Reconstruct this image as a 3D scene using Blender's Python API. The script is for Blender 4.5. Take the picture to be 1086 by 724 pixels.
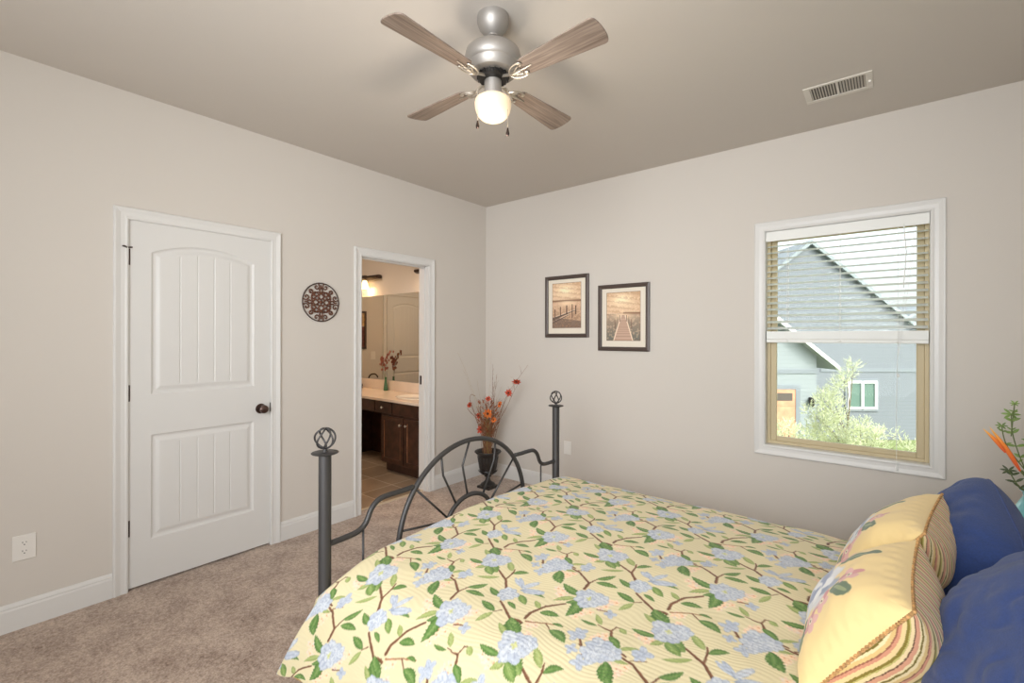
import bpy, bmesh, math, random
import numpy as np
from mathutils import Vector, Matrix, noise
PI = math.pi
random.seed(7)
rng = np.random.default_rng(5)
for o in list(bpy.data.objects): bpy.data.objects.remove(o)
SC = bpy.context.scene
COL = SC.collection

# ------------------------------------------------------------------ camera
cam_d = bpy.data.cameras.new('camera')
cam_d.sensor_width = 36; cam_d.lens = 492.38/1086*36; cam_d.shift_y = -4.653/1086
cam_d.clip_start = 0.02
cam = bpy.data.objects.new('camera', cam_d); COL.objects.link(cam)
YAW, ROLL = .6826, .0019
fw = Vector((-math.sin(YAW), math.cos(YAW), 0)); rt = Vector((math.cos(YAW), math.sin(YAW), 0)); upv = Vector((0, 0, 1))
R2 = math.cos(ROLL)*rt + math.sin(ROLL)*upv; U2 = -math.sin(ROLL)*rt + math.cos(ROLL)*upv
M = Matrix((R2, U2, -fw)).transposed().to_4x4(); M.translation = Vector((3.2366, -3.5519, 1.4))
cam.matrix_world = M
SC.camera = cam
SC.view_settings.view_transform = 'Standard'; SC.view_settings.look = 'None'
SC.view_settings.gamma = 1.0; SC.view_settings.use_curve_mapping = False
SC.view_settings.exposure = 0.14

# ------------------------------------------------------------------ sky, sun, added fill lights
W = bpy.data.worlds.new('world'); SC.world = W; W.use_nodes = True
wn = W.node_tree.nodes; wl = W.node_tree.links; wn.clear()
sky = wn.new('ShaderNodeTexSky'); sky.sky_type = 'NISHITA'; sky.sun_disc = False
sky.sun_elevation = math.radians(42); sky.sun_rotation = math.radians(110); sky.dust_density = 4.0; sky.air_density = 1.0
hs = wn.new('ShaderNodeHueSaturation'); hs.inputs['Saturation'].default_value = .28
bgn = wn.new('ShaderNodeBackground'); bgn.inputs['Strength'].default_value = .47
wo = wn.new('ShaderNodeOutputWorld')
wl.new(sky.outputs[0], hs.inputs['Color']); wl.new(hs.outputs[0], bgn.inputs[0]); wl.new(bgn.outputs[0], wo.inputs[0])
def lamp(name, kind, loc, energy, color=(1, 1, 1), target=None, size=None, size_y=None, radius=None):
    d = bpy.data.lights.new(name, kind); d.energy = energy; d.color = color
    if size: d.shape = 'RECTANGLE' if size_y else 'SQUARE'; d.size = size
    if size_y: d.size_y = size_y
    if radius is not None: d.shadow_soft_size = radius
    o = bpy.data.objects.new(name, d); COL.objects.link(o); o.location = loc
    if target is not None: o.rotation_euler = (Vector(target)-Vector(loc)).to_track_quat('-Z', 'Y').to_euler()
    return o
sun = lamp('sun', 'SUN', (8, 0, 12), 1.9, (1, .95, .86), target=(8-.9*5, .2*5, 12-.8*5)); sun.data.angle = .02
# unseen fill lamps added around the camera to brighten and even out the bedroom
lamp('added_room_fill', 'AREA', (2.5, -4.84, 1.4), 56, (.90, .96, 1.0), target=(1.9, 0, 1.3), size=2.6, size_y=1.7)  # added broad fill in front of the solid back wall
lamp('added_room_fill', 'AREA', (3.80, -3.9, 1.5), 8, (.90, .96, 1.0), target=(0, -2.6, 1.2), size=1.2, size_y=1.5)  # added side fill; the right wall has no window
lamp('added_ceiling_fill', 'AREA', (2.2, -3.6, 1.5), 6, (.93, .97, 1.0), target=(1.9, -2.2, 2.74), size=2.0)  # added upward fill that brightens the ceiling
fl = lamp('added_wall_fill', 'AREA', (2.9, -4.80, 2.2), 33, (.93, .97, 1.0), target=(.9, 0, 1.6), size=1.5); fl.data.spread = math.radians(88)  # added narrow fill aimed at the far wall

# ------------------------------------------------------------------ helpers
def lin(c):
    return tuple(((x/255)/12.92 if x/255 <= .04045 else ((x/255+.055)/1.055)**2.4) for x in c)
def mat(name, rgb, rough=.5, metal=0, spec=.5, bump=None, vary=None, emis=None, coat=0):
    """rgb is sRGB 0..255; bump=(scale,strength,detail); vary=(scale,amount)"""
    m = bpy.data.materials.new(name); m.use_nodes = True
    nt = m.node_tree; b = nt.nodes['Principled BSDF']
    c = lin(rgb)
    b.inputs['Base Color'].default_value = (*c, 1); b.inputs['Roughness'].default_value = rough
    b.inputs['Metallic'].default_value = metal; b.inputs['Specular IOR Level'].default_value = spec
    b.inputs['Coat Weight'].default_value = coat
    tc = nt.nodes.new('ShaderNodeTexCoord')
    if vary:
        n = nt.nodes.new('ShaderNodeTexNoise'); n.inputs['Scale'].default_value = vary[0]; n.inputs['Detail'].default_value = 4
        nt.links.new(tc.outputs['Object'], n.inputs['Vector'])
        r = nt.nodes.new('ShaderNodeValToRGB'); a = vary[1]
        r.color_ramp.elements[0].position = .3; r.color_ramp.elements[1].position = .7
        r.color_ramp.elements[0].color = (*[x*(1-a) for x in c], 1); r.color_ramp.elements[1].color = (*[min(1, x*(1+a)) for x in c], 1)
        nt.links.new(n.outputs['Fac'], r.inputs[0]); nt.links.new(r.outputs[0], b.inputs['Base Color'])
    if bump:
        n = nt.nodes.new('ShaderNodeTexNoise'); n.inputs['Scale'].default_value = bump[0]; n.inputs['Detail'].default_value = bump[2] if len(bump) > 2 else 3
        nt.links.new(tc.outputs['Object'], n.inputs['Vector'])
        bp = nt.nodes.new('ShaderNodeBump'); bp.inputs['Strength'].default_value = bump[1]; bp.inputs['Distance'].default_value = .01
        nt.links.new(n.outputs['Fac'], bp.inputs['Height']); nt.links.new(bp.outputs[0], b.inputs['Normal'])
    if emis:
        b.inputs['Emission Color'].default_value = (*lin(emis[0]), 1); b.inputs['Emission Strength'].default_value = emis[1]
    return m
def mat_attr(name, rough=.8, attr='Col', bump=None, sheen=0, spec=.3):
    m = bpy.data.materials.new(name); m.use_nodes = True
    nt = m.node_tree; b = nt.nodes['Principled BSDF']; b.inputs['Roughness'].default_value = rough
    b.inputs['Specular IOR Level'].default_value = spec; b.inputs['Sheen Weight'].default_value = sheen
    a = nt.nodes.new('ShaderNodeAttribute'); a.attribute_name = attr
    nt.links.new(a.outputs['Color'], b.inputs['Base Color'])
    if bump:
        tc = nt.nodes.new('ShaderNodeTexCoord')
        n = nt.nodes.new('ShaderNodeTexNoise'); n.inputs['Scale'].default_value = bump[0]
        nt.links.new(tc.outputs['Object'], n.inputs['Vector'])
        bp = nt.nodes.new('ShaderNodeBump'); bp.inputs['Strength'].default_value = bump[1]; bp.inputs['Distance'].default_value = .01
        nt.links.new(n.outputs['Fac'], bp.inputs['Height']); nt.links.new(bp.outputs[0], b.inputs['Normal'])
    return m

class MB:
    def __init__(s): s.v = []; s.f = []
    def add(s, vs, fs):
        k = len(s.v); s.v += [tuple(v) for v in vs]; s.f += [tuple(i+k for i in f) for f in fs]; return s
    def box(s, x0, x1, y0, y1, z0, z1):
        x0, x1 = sorted((x0, x1)); y0, y1 = sorted((y0, y1)); z0, z1 = sorted((z0, z1))
        return s.add([(x0,y0,z0),(x1,y0,z0),(x1,y1,z0),(x0,y1,z0),(x0,y0,z1),(x1,y0,z1),(x1,y1,z1),(x0,y1,z1)],
                     [(0,3,2,1),(4,5,6,7),(0,1,5,4),(1,2,6,5),(2,3,7,6),(3,0,4,7)])
    def obox(s, c, ax, ay, az):   # oriented box: centre and half vectors
        c, ax, ay, az = map(Vector, (c, ax, ay, az))
        vs = [c+i*ax+j*ay+k*az for k in (-1, 1) for (i, j) in ((-1,-1),(1,-1),(1,1),(-1,1))]
        if ax.cross(ay).dot(az) < 0: fs = [(0,1,2,3),(4,7,6,5),(0,4,5,1),(1,5,6,2),(2,6,7,3),(3,7,4,0)]
        else: fs = [(0,3,2,1),(4,5,6,7),(0,1,5,4),(1,2,6,5),(2,3,7,6),(3,0,4,7)]
        return s.add(vs, fs)
    def tube(s, pts, r, n=10, closed=False, flat=1.0):
        pts = [Vector(p) for p in pts]; N = len(pts)
        rs = r if isinstance(r, (list, tuple)) else [r]*N
        vs = []; up = None
        for i, p in enumerate(pts):
            a = pts[(i-1) % N] if (i > 0 or closed) else p; b = pts[(i+1) % N] if (i < N-1 or closed) else p
            t = (b-a).normalized()
            if up is None:
                up = Vector((0, 0, 1)) if abs(t.z) < .9 else Vector((1, 0, 0))
            sd = t.cross(up).normalized(); up = sd.cross(t).normalized()
            for k in range(n):
                q = 2*PI*k/n; vs.append(p+rs[i]*(math.cos(q)*sd+math.sin(q)*flat*up))
        fs = []
        for i in range(N if closed else N-1):
            j = (i+1) % N
            for k in range(n):
                l = (k+1) % n; fs.append((i*n+k, i*n+l, j*n+l, j*n+k))
        if not closed: fs += [tuple(range(n-1, -1, -1)), tuple((N-1)*n+k for k in range(n))]
        return s.add(vs, fs)
    def lathe(s, prof, c=(0, 0, 0), n=32, axis='z'):
        vs = []; fs = []; c = Vector(c)
        for (r, h) in prof:
            for k in range(n):
                q = 2*PI*k/n; a, b = r*math.cos(q), r*math.sin(q)
                vs.append(c+Vector({'z': (a, b, h), 'x': (h, a, b), 'y': (b, h, a)}[axis]))
        m = len(prof)
        for i in range(m-1):
            for k in range(n):
                l = (k+1) % n; fs.append((i*n+k, i*n+l, (i+1)*n+l, (i+1)*n+k))
        if prof[0][0] > 1e-4: fs.append(tuple(range(n-1, -1, -1)))
        if prof[-1][0] > 1e-4: fs.append(tuple((m-1)*n+k for k in range(n)))
        return s.add(vs, fs)
    def prism(s, poly, d0, d1, axis='x'):   # poly in the two other axes
        n = len(poly)
        def P(a, b, d): return {'x': (d, a, b), 'y': (a, d, b), 'z': (a, b, d)}[axis]
        vs = [P(a, b, d0) for a, b in poly]+[P(a, b, d1) for a, b in poly]
        fs = [tuple(range(n)), tuple(range(2*n-1, n-1, -1))]+[(i, i+n, (i+1) % n+n, (i+1) % n) for i in range(n)]
        return s.add(vs, fs)
    def leaf(s, p, d, nrm, L, w, curl=.15, n=6):   # a leaf or petal with a little thickness of fold
        p = Vector(p); d = Vector(d).normalized(); nrm = Vector(nrm); sd = d.cross(nrm)
        if sd.length < 1e-4: sd = d.orthogonal()
        sd.normalize(); nn = sd.cross(d).normalized()
        vs = []; fs = []
        for i in range(n+1):
            t = i/n; ww = w*math.sin(PI*min(1, (t*.93+.04)))**.8/2
            cpos = p+d*(L*t)-nn*(curl*L*t*t)
            vs += [cpos-sd*ww+nn*ww*.35, cpos, cpos+sd*ww+nn*ww*.35]
        for i in range(n):
            a = 3*i; fs += [(a, a+1, a+4, a+3), (a+1, a+2, a+5, a+4)]
        return s.add(vs, fs)
    def build(s, name, m, parent=None, smooth=False, bevel=0, segs=2, solid=0, auto=False):
        me = bpy.data.meshes.new(name); me.from_pydata(s.v, [], s.f); me.update()
        bm = bmesh.new(); bm.from_mesh(me); bmesh.ops.recalc_face_normals(bm, faces=bm.faces); bm.to_mesh(me); bm.free()
        if m is not None: me.materials.append(m)
        if smooth: me.polygons.foreach_set('use_smooth', [True]*len(me.polygons))
        if auto:
            me.polygons.foreach_set('use_smooth', [True]*len(me.polygons)); me.set_sharp_from_angle(angle=math.radians(38))
        o = bpy.data.objects.new(name, me); COL.objects.link(o)
        if parent is not None: o.parent = parent
        if bevel:
            b = o.modifiers.new('b', 'BEVEL'); b.width = bevel; b.segments = segs; b.limit_method = 'ANGLE'; b.angle_limit = math.radians(40)
        if solid:
            q = o.modifiers.new('s', 'SOLIDIFY'); q.thickness = solid; q.offset = 0
        return o
def spline(pts, n=8, closed=False):
    P = [Vector(p) for p in pts]; N = len(P); out = []
    for i in range(N if closed else N-1):
        if closed: a, b, c, d = P[(i-1) % N], P[i], P[(i+1) % N], P[(i+2) % N]
        else: a, b, c, d = P[max(i-1, 0)], P[i], P[i+1], P[min(i+2, N-1)]
        for k in range(n):
            t = k/n
            out.append(.5*((2*b)+(c-a)*t+(2*a-5*b+4*c-d)*t*t+(3*b-a-3*c+d)*t**3))
    if not closed: out.append(P[-1])
    return out
def grid_obj(name, X, Y, Z, m, parent=None, col=None, uv=None, smooth=True, solid=0, wrapfix=False):
    ny, nx = X.shape; co = np.stack([X, Y, Z], -1).reshape(-1, 3).astype(np.float32)
    idx = np.arange(ny*nx).reshape(ny, nx)
    q = np.stack([idx[:-1, :-1], idx[:-1, 1:], idx[1:, 1:], idx[1:, :-1]], -1).reshape(-1, 4)
    me = bpy.data.meshes.new(name); me.vertices.add(len(co)); me.vertices.foreach_set('co', co.ravel())
    me.loops.add(q.size); me.loops.foreach_set('vertex_index', q.ravel().astype(np.int32))
    me.polygons.add(len(q)); me.polygons.foreach_set('loop_start', np.arange(0, q.size, 4, dtype=np.int32))
    me.polygons.foreach_set('loop_total', np.full(len(q), 4, dtype=np.int32))
    me.update(); me.validate()
    me.polygons.foreach_set('use_smooth', [smooth]*len(me.polygons))
    if col is not None:
        ca = me.color_attributes.new('Col', 'FLOAT_COLOR', 'POINT')
        c = np.ones((ny*nx, 4), np.float32); c[:, :3] = col.reshape(-1, 3); ca.data.foreach_set('color', c.ravel())
    if uv is not None:
        a = me.attributes.new('fab', 'FLOAT_VECTOR', 'POINT'); w = np.zeros((ny*nx, 3), np.float32); w[:, :2] = uv.reshape(-1, 2)
        a.data.foreach_set('vector', w.ravel())
    me.materials.append(m)
    o = bpy.data.objects.new(name, me); COL.objects.link(o)
    if parent is not None: o.parent = parent
    if solid:
        s = o.modifiers.new('s', 'SOLIDIFY'); s.thickness = solid; s.offset = -1
    return o
def thing(name, label, cat, loc=(0, 0, 0), rz=0, group=None):
    o = bpy.data.objects.new(name, None); COL.objects.link(o); o.location = loc; o.rotation_euler = (0, 0, rz)
    o.empty_display_size = .1
    return tag(o, label, cat, group)
def tag(o, label, cat, group=None):
    o['label'] = label; o['category'] = cat
    if group: o['group'] = group
    return o
def struct(o): o['kind'] = 'structure'; return o
def slin(a): a = np.asarray(a, float)/255; return np.where(a <= .04045, a/12.92, ((a+.055)/1.055)**2.4)

# ------------------------------------------------------------------ materials
WALL = mat('wall_paint', (214, 207, 199), .85, bump=(260, .04), spec=.2)
CEIL = mat('ceiling_paint', (210, 203, 195), .9, bump=(180, .06), spec=.15)
TRIM = mat('white_trim_paint', (224, 222, 219), .35)
DOORP = mat('white_door_paint', (222, 220, 217), .4)
IRON = mat('charcoal_iron', (74, 72, 72), .45, .55, bump=(400, .05))
BRONZE = mat('oil_rubbed_bronze', (70, 58, 54), .35, .8)
STEEL = mat('brushed_nickel', (170, 165, 160), .5, .7)
VINYL = mat('tan_vinyl', (203, 186, 150), .5)
BLIND = mat('blind_white', (240, 240, 236), .45)
def slat_mat():
    m = mat('blind_slat_white', (244, 246, 244), .4); nt = m.node_tree; b_ = nt.nodes['Principled BSDF']; out = nt.nodes['Material Output']
    tr = nt.nodes.new('ShaderNodeBsdfTranslucent'); tr.inputs[0].default_value = (.9, .93, .92, 1); mx = nt.nodes.new('ShaderNodeMixShader'); mx.inputs[0].default_value = .45
    nt.links.new(b_.outputs[0], mx.inputs[1]); nt.links.new(tr.outputs[0], mx.inputs[2]); nt.links.new(mx.outputs[0], out.inputs[0]); return m
SLAT = slat_mat()
DARKWOOD = mat('espresso_wood', (62, 38, 28), .35, vary=(14, .45))
PLATE = mat('white_plastic', (232, 228, 222), .4)
BLACK = mat('black_slot', (25, 22, 20), .6)
MIRROR = mat('mirror_silver', (226, 226, 220), .02, 1.0)
CHROME = mat('chrome', (196, 188, 176), .36, .9)
def carpet_mat():
    m = mat('beige_carpet', (178, 156, 141), 1.0, spec=.05); nt = m.node_tree; b = nt.nodes['Principled BSDF']; b.inputs['Sheen Weight'].default_value = .3
    tc = nt.nodes.new('ShaderNodeTexCoord')
    n1 = nt.nodes.new('ShaderNodeTexNoise'); n1.inputs['Scale'].default_value = 130; n1.inputs['Detail'].default_value = 3
    n2 = nt.nodes.new('ShaderNodeTexNoise'); n2.inputs['Scale'].default_value = 6; n2.inputs['Detail'].default_value = 5
    n3 = nt.nodes.new('ShaderNodeTexNoise'); n3.inputs['Scale'].default_value = 45; n3.inputs['Detail'].default_value = 4
    for n in (n1, n2, n3): nt.links.new(tc.outputs['Object'], n.inputs['Vector'])
    a = nt.nodes.new('ShaderNodeMath'); a.operation = 'MULTIPLY_ADD'; a.inputs[1].default_value = .35
    nt.links.new(n2.outputs[0], a.inputs[0]); 
    a2 = nt.nodes.new('ShaderNodeMath'); a2.operation = 'MULTIPLY_ADD'; a2.inputs[1].default_value = .4
    nt.links.new(n3.outputs[0], a2.inputs[0])
    a3 = nt.nodes.new('ShaderNodeMath'); a3.operation = 'MULTIPLY'; a3.inputs[1].default_value = .45; nt.links.new(n1.outputs[0], a3.inputs[0])
    nt.links.new(a3.outputs[0], a2.inputs[2]); nt.links.new(a2.outputs[0], a.inputs[2])
    r = nt.nodes.new('ShaderNodeValToRGB'); r.color_ramp.elements[0].position = .44; r.color_ramp.elements[1].position = .74
    r.color_ramp.elements[0].color = (*lin((128, 104, 88)), 1); r.color_ramp.elements[1].color = (*lin((208, 186, 169)), 1)
    nt.links.new(a.outputs[0], r.inputs[0]); nt.links.new(r.outputs[0], b.inputs['Base Color'])
    bp = nt.nodes.new('ShaderNodeBump'); bp.inputs['Strength'].default_value = .7; bp.inputs['Distance'].default_value = .01
    nt.links.new(a2.outputs[0], bp.inputs['Height']); nt.links.new(bp.outputs[0], b.inputs['Normal'])
    return m
CARPET = carpet_mat()
def tile_mat():
    m = mat('tan_floor_tile', (165, 138, 108), .45); nt = m.node_tree; b = nt.nodes['Principled BSDF']
    tc = nt.nodes.new('ShaderNodeTexCoord'); mp = nt.nodes.new('ShaderNodeMapping'); mp.inputs['Location'].default_value = (.42, .855, 0)
    br = nt.nodes.new('ShaderNodeTexBrick'); br.offset = 0; br.inputs['Scale'].default_value = 1.0
    br.inputs['Brick Width'].default_value = .33; br.inputs['Row Height'].default_value = .33; br.inputs['Mortar Size'].default_value = .0045
    br.inputs['Color1'].default_value = (*lin((164, 142, 120)), 1); br.inputs['Color2'].default_value = (*lin((184, 160, 136)), 1); br.inputs['Mortar'].default_value = (*lin((228, 212, 190)), 1)
    n = nt.nodes.new('ShaderNodeTexNoise'); n.inputs['Scale'].default_value = 5; n.inputs['Detail'].default_value = 5
    mx = nt.nodes.new('ShaderNodeMix'); mx.data_type = 'RGBA'; mx.blend_type = 'MULTIPLY'; mx.inputs['Factor'].default_value = .5
    nt.links.new(tc.outputs['Object'], mp.inputs[0]); nt.links.new(mp.outputs[0], br.inputs[0]); nt.links.new(tc.outputs['Object'], n.inputs[0])
    nt.links.new(br.outputs[0], mx.inputs['A']); nt.links.new(n.outputs['Fac'], mx.inputs['B']); nt.links.new(mx.outputs['Result'], b.inputs['Base Color'])
    return m
TILE = tile_mat()
def glass_mat():
    m = bpy.data.materials.new('window_glass'); m.use_nodes = True; nt = m.node_tree; nt.nodes.clear()
    o = nt.nodes.new('ShaderNodeOutputMaterial'); t = nt.nodes.new('ShaderNodeBsdfTransparent'); g = nt.nodes.new('ShaderNodeBsdfGlossy'); g.inputs['Roughness'].default_value = .02
    f = nt.nodes.new('ShaderNodeFresnel'); f.inputs[0].default_value = 1.16; mx = nt.nodes.new('ShaderNodeMixShader')
    t.inputs[0].default_value = (.93, .96, .95, 1)
    nt.links.new(f.outputs[0], mx.inputs[0]); nt.links.new(t.outputs[0], mx.inputs[1]); nt.links.new(g.outputs[0], mx.inputs[2]); nt.links.new(mx.outputs[0], o.inputs[0])
    return m
GLASS = glass_mat()

# ------------------------------------------------------------------ room shell
H = 2.74; XR = 3.85; YB = -4.95; T = .12
# bedroom walls with their openings
D1 = (-2.910, -2.147, 2.045)       # closed door opening in the left wall
D2 = (-1.465, -0.765, 2.045)       # bathroom doorway
b = MB(); x0, x1 = -T, 0
b.box(x0, x1, YB, D1[0], 0, H); b.box(x0, x1, D1[0], D1[1], D1[2], H); b.box(x0, x1, D1[1], D2[0], 0, H)
b.box(x0, x1, D2[0], D2[1], D2[2], H); b.box(x0, x1, D2[1], .15, 0, H)
struct(b.build('wall_left', WALL))
WX0, WX1, WZ0, WZ1 = 2.573, 3.422, .667, 2.125
b = MB(); b.box(0, WX0, 0, .15, 0, H); b.box(WX0, WX1, 0, .15, 0, WZ0); b.box(WX0, WX1, 0, .15, WZ1, H); b.box(WX1, XR+T, 0, .15, 0, H)
struct(b.build('wall_far', WALL))
b = MB(); b.box(XR, XR+T, YB-T, 0, 0, H); struct(b.build('wall_right', WALL))
b = MB(); b.box(-T, XR, YB-T, YB, 0, H); struct(b.build('wall_back', WALL))
# bathroom beyond the left wall
BX = -2.83; BY = -.17
b = MB(); b.box(BX, -T, BY, .15, -.1, H); struct(b.build('wall_bathroom_mirror_side', WALL))
b = MB(); b.box(BX-T, BX, -3.2, .15, -.1, H); struct(b.build('wall_bathroom_left', WALL))
b = MB(); b.box(BX, -T, -3.32, -3.2, -.1, H); struct(b.build('wall_bathroom_back', WALL))
b = MB(); b.box(-.78, -.70, -3.2, -1.80, -.1, H); b.box(-.70, -T, -1.88, -1.80, -.1, H); struct(b.build('wall_closet', WALL))
b = MB(); b.box(BX-T, XR+T, YB-T, .15, H, H+.15); struct(b.build('ceiling', CEIL))
b = MB(); b.box(-.06, XR, YB, 0, -.1, 0); struct(b.build('floor', CARPET))
b = MB(); b.box(BX, -.06, -3.2, BY, -.1, 0); struct(b.build('floor_bathroom', TILE))
b = MB(); b.box(-.075, -.045, D2[0]+.018, D2[1]-.018, 0, .008); struct(b.build('trim_threshold', mat('threshold', (206, 190, 168), .5), None, bevel=.002))

def sweep(path, prof, name, m, corner_sign=1):
    """path: list of (point, offset_dir) ; prof: list of (w, d): w along offset_dir, d along normal -- mitred casing"""
    pass
def casing(name, axis, plane, sgn, pts, prof, m=TRIM, closed=False):
    """mitred moulding running on a wall. pts in wall coords (a,z); prof=(outward distance, projection)"""
    n = len(pts); b = MB(); k = len(prof); vs = []
    P = [Vector((p[0], p[1])) for p in pts]
    area = sum(P[i].x*P[(i+1) % n].y-P[(i+1) % n].x*P[i].y for i in range(n))
    o = -1 if area > 0 else 1
    for i in range(n):
        def nr(a, c): t = (c-a).normalized(); return Vector((-t.y, t.x))*o
        if closed: n1, n2 = nr(P[i-1], P[i]), nr(P[i], P[(i+1) % n])
        else:
            n1 = nr(P[i-1], P[i]) if i > 0 else nr(P[i], P[i+1]); n2 = nr(P[i], P[i+1]) if i < n-1 else n1
        mvec = (n1+n2)/(1+n1.dot(n2))
        for (w, d) in prof:
            q = P[i]+mvec*w
            vs.append({'x': (plane+sgn*d, q.x, q.y), 'y': (q.x, plane+sgn*d, q.y)}[axis])
    fs = []
    for i in range(n if closed else n-1):
        j = (i+1) % n
        for a in range(k-1): fs.append((i*k+a, i*k+a+1, j*k+a+1, j*k+a))
        fs.append((i*k+k-1, i*k, j*k, j*k+k-1))
    if not closed: fs += [tuple(range(k)), tuple((n-1)*k+a for a in range(k-1, -1, -1))]
    b.add(vs, fs)
    return b.build(name, m)
CASP = [(0, 0), (0, .010), (.008, .013), (.016, .011), (.034, .012), (.046, .016), (.054, .019), (.060, .019), (.064, .014), (.064, 0)]
def door_frame(idx, d, sgn=1, plane=0.0, both=True):
    y0, y1, z1 = d
    struct(casing('trim_%d' % idx, 'x', plane, 1, [(y0+.005, 0), (y0+.005, z1-.004), (y1-.005, z1-.004), (y1-.005, 0)], CASP))
    struct(casing('trim_%d' % (idx+1), 'x', plane-T, -1, [(y0+.005, 0), (y0+.005, z1-.004), (y1-.005, z1-.004), (y1-.005, 0)], CASP))
door_frame(1, D1); door_frame(3, D2)
# jambs (linings of the two openings)
def jamb(idx, d, stop):
    y0, y1, z1 = d; b = MB()
    b.box(-T, 0, y0, y0+.018-.0155, 0, z1) if stop == 1 else b.box(-T, 0, y0, y0+.010, 0, z1)
    b.box(-T, 0, y1-.0025, y1, 0, z1) if stop == 1 else b.box(-T, 0, y1-.010, y1, 0, z1)
    b.box(-T, 0, y0, y1, z1-.0025 if stop == 1 else z1-.010, z1)
    if stop == 1:
        b.box(-.052, -.041, y0, y0+.016, 0, z1); b.box(-.052, -.041, y1-.016, y1, 0, z1); b.box(-.052, -.041, y0, y1, z1-.016, z1)
    else:
        b.box(-.075, -.040, y0, y0+.020, 0, z1-.0); b.box(-.075, -.040, y1-.020, y1, 0, z1-.0); b.box(-.075, -.040, y0, y1, z1-.020, z1)
    return struct(b.build('trim_%d' % idx, TRIM))
jamb(5, D1, 1); jm = jamb(6, D2, 2)
MB().box(-.109, -.078, D2[1]-.0125, D2[1]-.0095, .965, 1.045).build('strike_plate', BRONZE, jm)
# baseboards
BBP = [(0, 0), (0, .014), (.098, .014), (.108, .011), (.113, .012), (.122, .009), (.130, .005), (.130, 0)]
def baseboard(name, axis, plane, sgn, a0, a1, m=TRIM):
    b = MB(); k = len(BBP); vs = []
    for a in (a0, a1):
        for (z, d) in BBP: vs.append({'x': (plane+sgn*d, a, z), 'y': (a, plane+sgn*d, z)}[axis])
    fs = [(i, i+1, k+i+1, k+i) for i in range(k-1)]+[tuple(range(k)), tuple(range(2*k-1, k-1, -1))]
    b.add(vs, fs); return struct(b.build(name, m))
baseboard('baseboard_left', 'x', 0, 1, YB, D1[0]-.060)
baseboard('baseboard_left', 'x', 0, 1, D1[1]+.060, D2[0]-.060)
baseboard('baseboard_left', 'x', 0, 1, D2[1]+.060, 0)
baseboard('baseboard_far', 'y', 0, -1, 0, XR)
baseboard('baseboard_right', 'x', XR, -1, YB, 0)
baseboard('baseboard_back', 'y', YB, 1, 0, XR)
baseboard('baseboard_bathroom', 'x', BX, 1, -3.2, -2.06)

# ------------------------------------------------------------------ the panelled door slab
def door_slab(name, w, h, m, parent=None):
    """slab in local coords: y 0..w, z 0..h, faces at x=0 (front) and x=-.035; arched two-panel plank face"""
    ys = np.unique(np.concatenate([np.linspace(0, w, 235)])); zs = np.linspace(0, h, 430)
    Yg, Zg = np.meshgrid(ys, zs)
    def panel(l, r, bz, tz, rise):
        wd = (r-l)
        if rise: 
            Rr = (wd*wd/4+rise*rise)/(2*rise); cy = (l+r)/2; top = tz-Rr+np.sqrt(np.maximum(Rr*Rr-(Yg-cy)**2, 0))
        else: top = np.full_like(Yg, tz)
        d = np.minimum(np.minimum(Yg-l, r-Yg), np.minimum(Zg-bz, top-Zg))
        prof = np.interp(d, [0, .006, .012, .022, .040, .050], [0, -.006, -.0085, -.0085, -.002, -.0015])
        nG = 5; gw = (wd-.10)/nG; ph = ((Yg-l-.05)/gw); gd = np.abs(ph-np.round(ph))*gw
        gr = np.where((d > .052) & (ph > .3) & (ph < nG-.3), -.0035*np.clip(1-gd/.0042, 0, 1), 0)
        gr = np.where((d > .046) & (d <= .056), gr, gr)
        return np.where(d > 0, prof+gr, 0)
    D = panel(.106*w/.755, w-.104*w/.755, 1.062, 1.925, .062)+panel(.106*w/.755, w-.104*w/.755, .245, .832, 0)
    o = grid_obj(name, D, Yg, Zg, m, parent, smooth=False)
    b = MB(); t = .035
    b.add([(0, 0, 0), (0, w, 0), (0, w, h), (0, 0, h), (-t, 0, 0), (-t, w, 0), (-t, w, h), (-t, 0, h)], [(0, 4, 5, 1), (1, 5, 6, 2), (2, 6, 7, 3), (3, 7, 4, 0), (4, 7, 6, 5)])
    me = o.data; bm = bmesh.new(); bm.from_mesh(me)
    vv = [bm.verts.new(v) for v in b.v]
    for f in b.f: bm.faces.new([vv[i] for i in f])
    bm.to_mesh(me); bm.free()
    return o
slab = door_slab('door_1', .757, 2.030, DOORP); slab.location = (-.004, D1[0]+.003, .012); struct(slab)
def hinges(parent, y, zs, m, tall=.09):
    for z in zs:
        b = MB(); b.lathe([(0, -tall/2-.004), (.004, -tall/2-.003), (.006, -tall/2), (.006, tall/2), (.004, tall/2+.003), (0, tall/2+.005)], (.006, y, z), 12)
        b.box(.0005, .003, y-.012, y+.014, z-tall/2, z+tall/2)
        b.build('hinge', m, parent, auto=True)
hinges(slab, -.003, (.33, 1.075, 1.825), BRONZE)
b = MB(); b.tube([(.010, -.004, 1.872), (.018, -.010, 1.875), (.024, -.020, 1.877)], .0045, 8); b.tube([(.010, -.002, 1.874), (.018, .010, 1.876), (.022, .017, 1.876)], .004, 8)
b.lathe([(.004, 0), (.009, .003), (.009, .012), (.004, .014)], (.006, -.003, 1.868), 12)
b.lathe([(0, 0), (.008, .001), (.008, .008), (0, .009)], (.024, -.020, 1.873), 10)
b.build('door_stop', BRONZE, slab, auto=True)
def knob(parent, y, z, m):
    b = MB(); b.lathe([(.032, 0), (.033, .004), (.029, .009), (.012, .012), (.0105, .030), (.012, .034), (.024, .040), (.0275, .050), (.0255, .060), (.016, .066), (0, .068)], (.0, y, z), 28, 'x')
    return b.build('door_handle', m, parent, auto=True)
knob(slab, .757-.062, .911, mat('antique_bronze_knob', (98, 80, 74), .28, .9))
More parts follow.
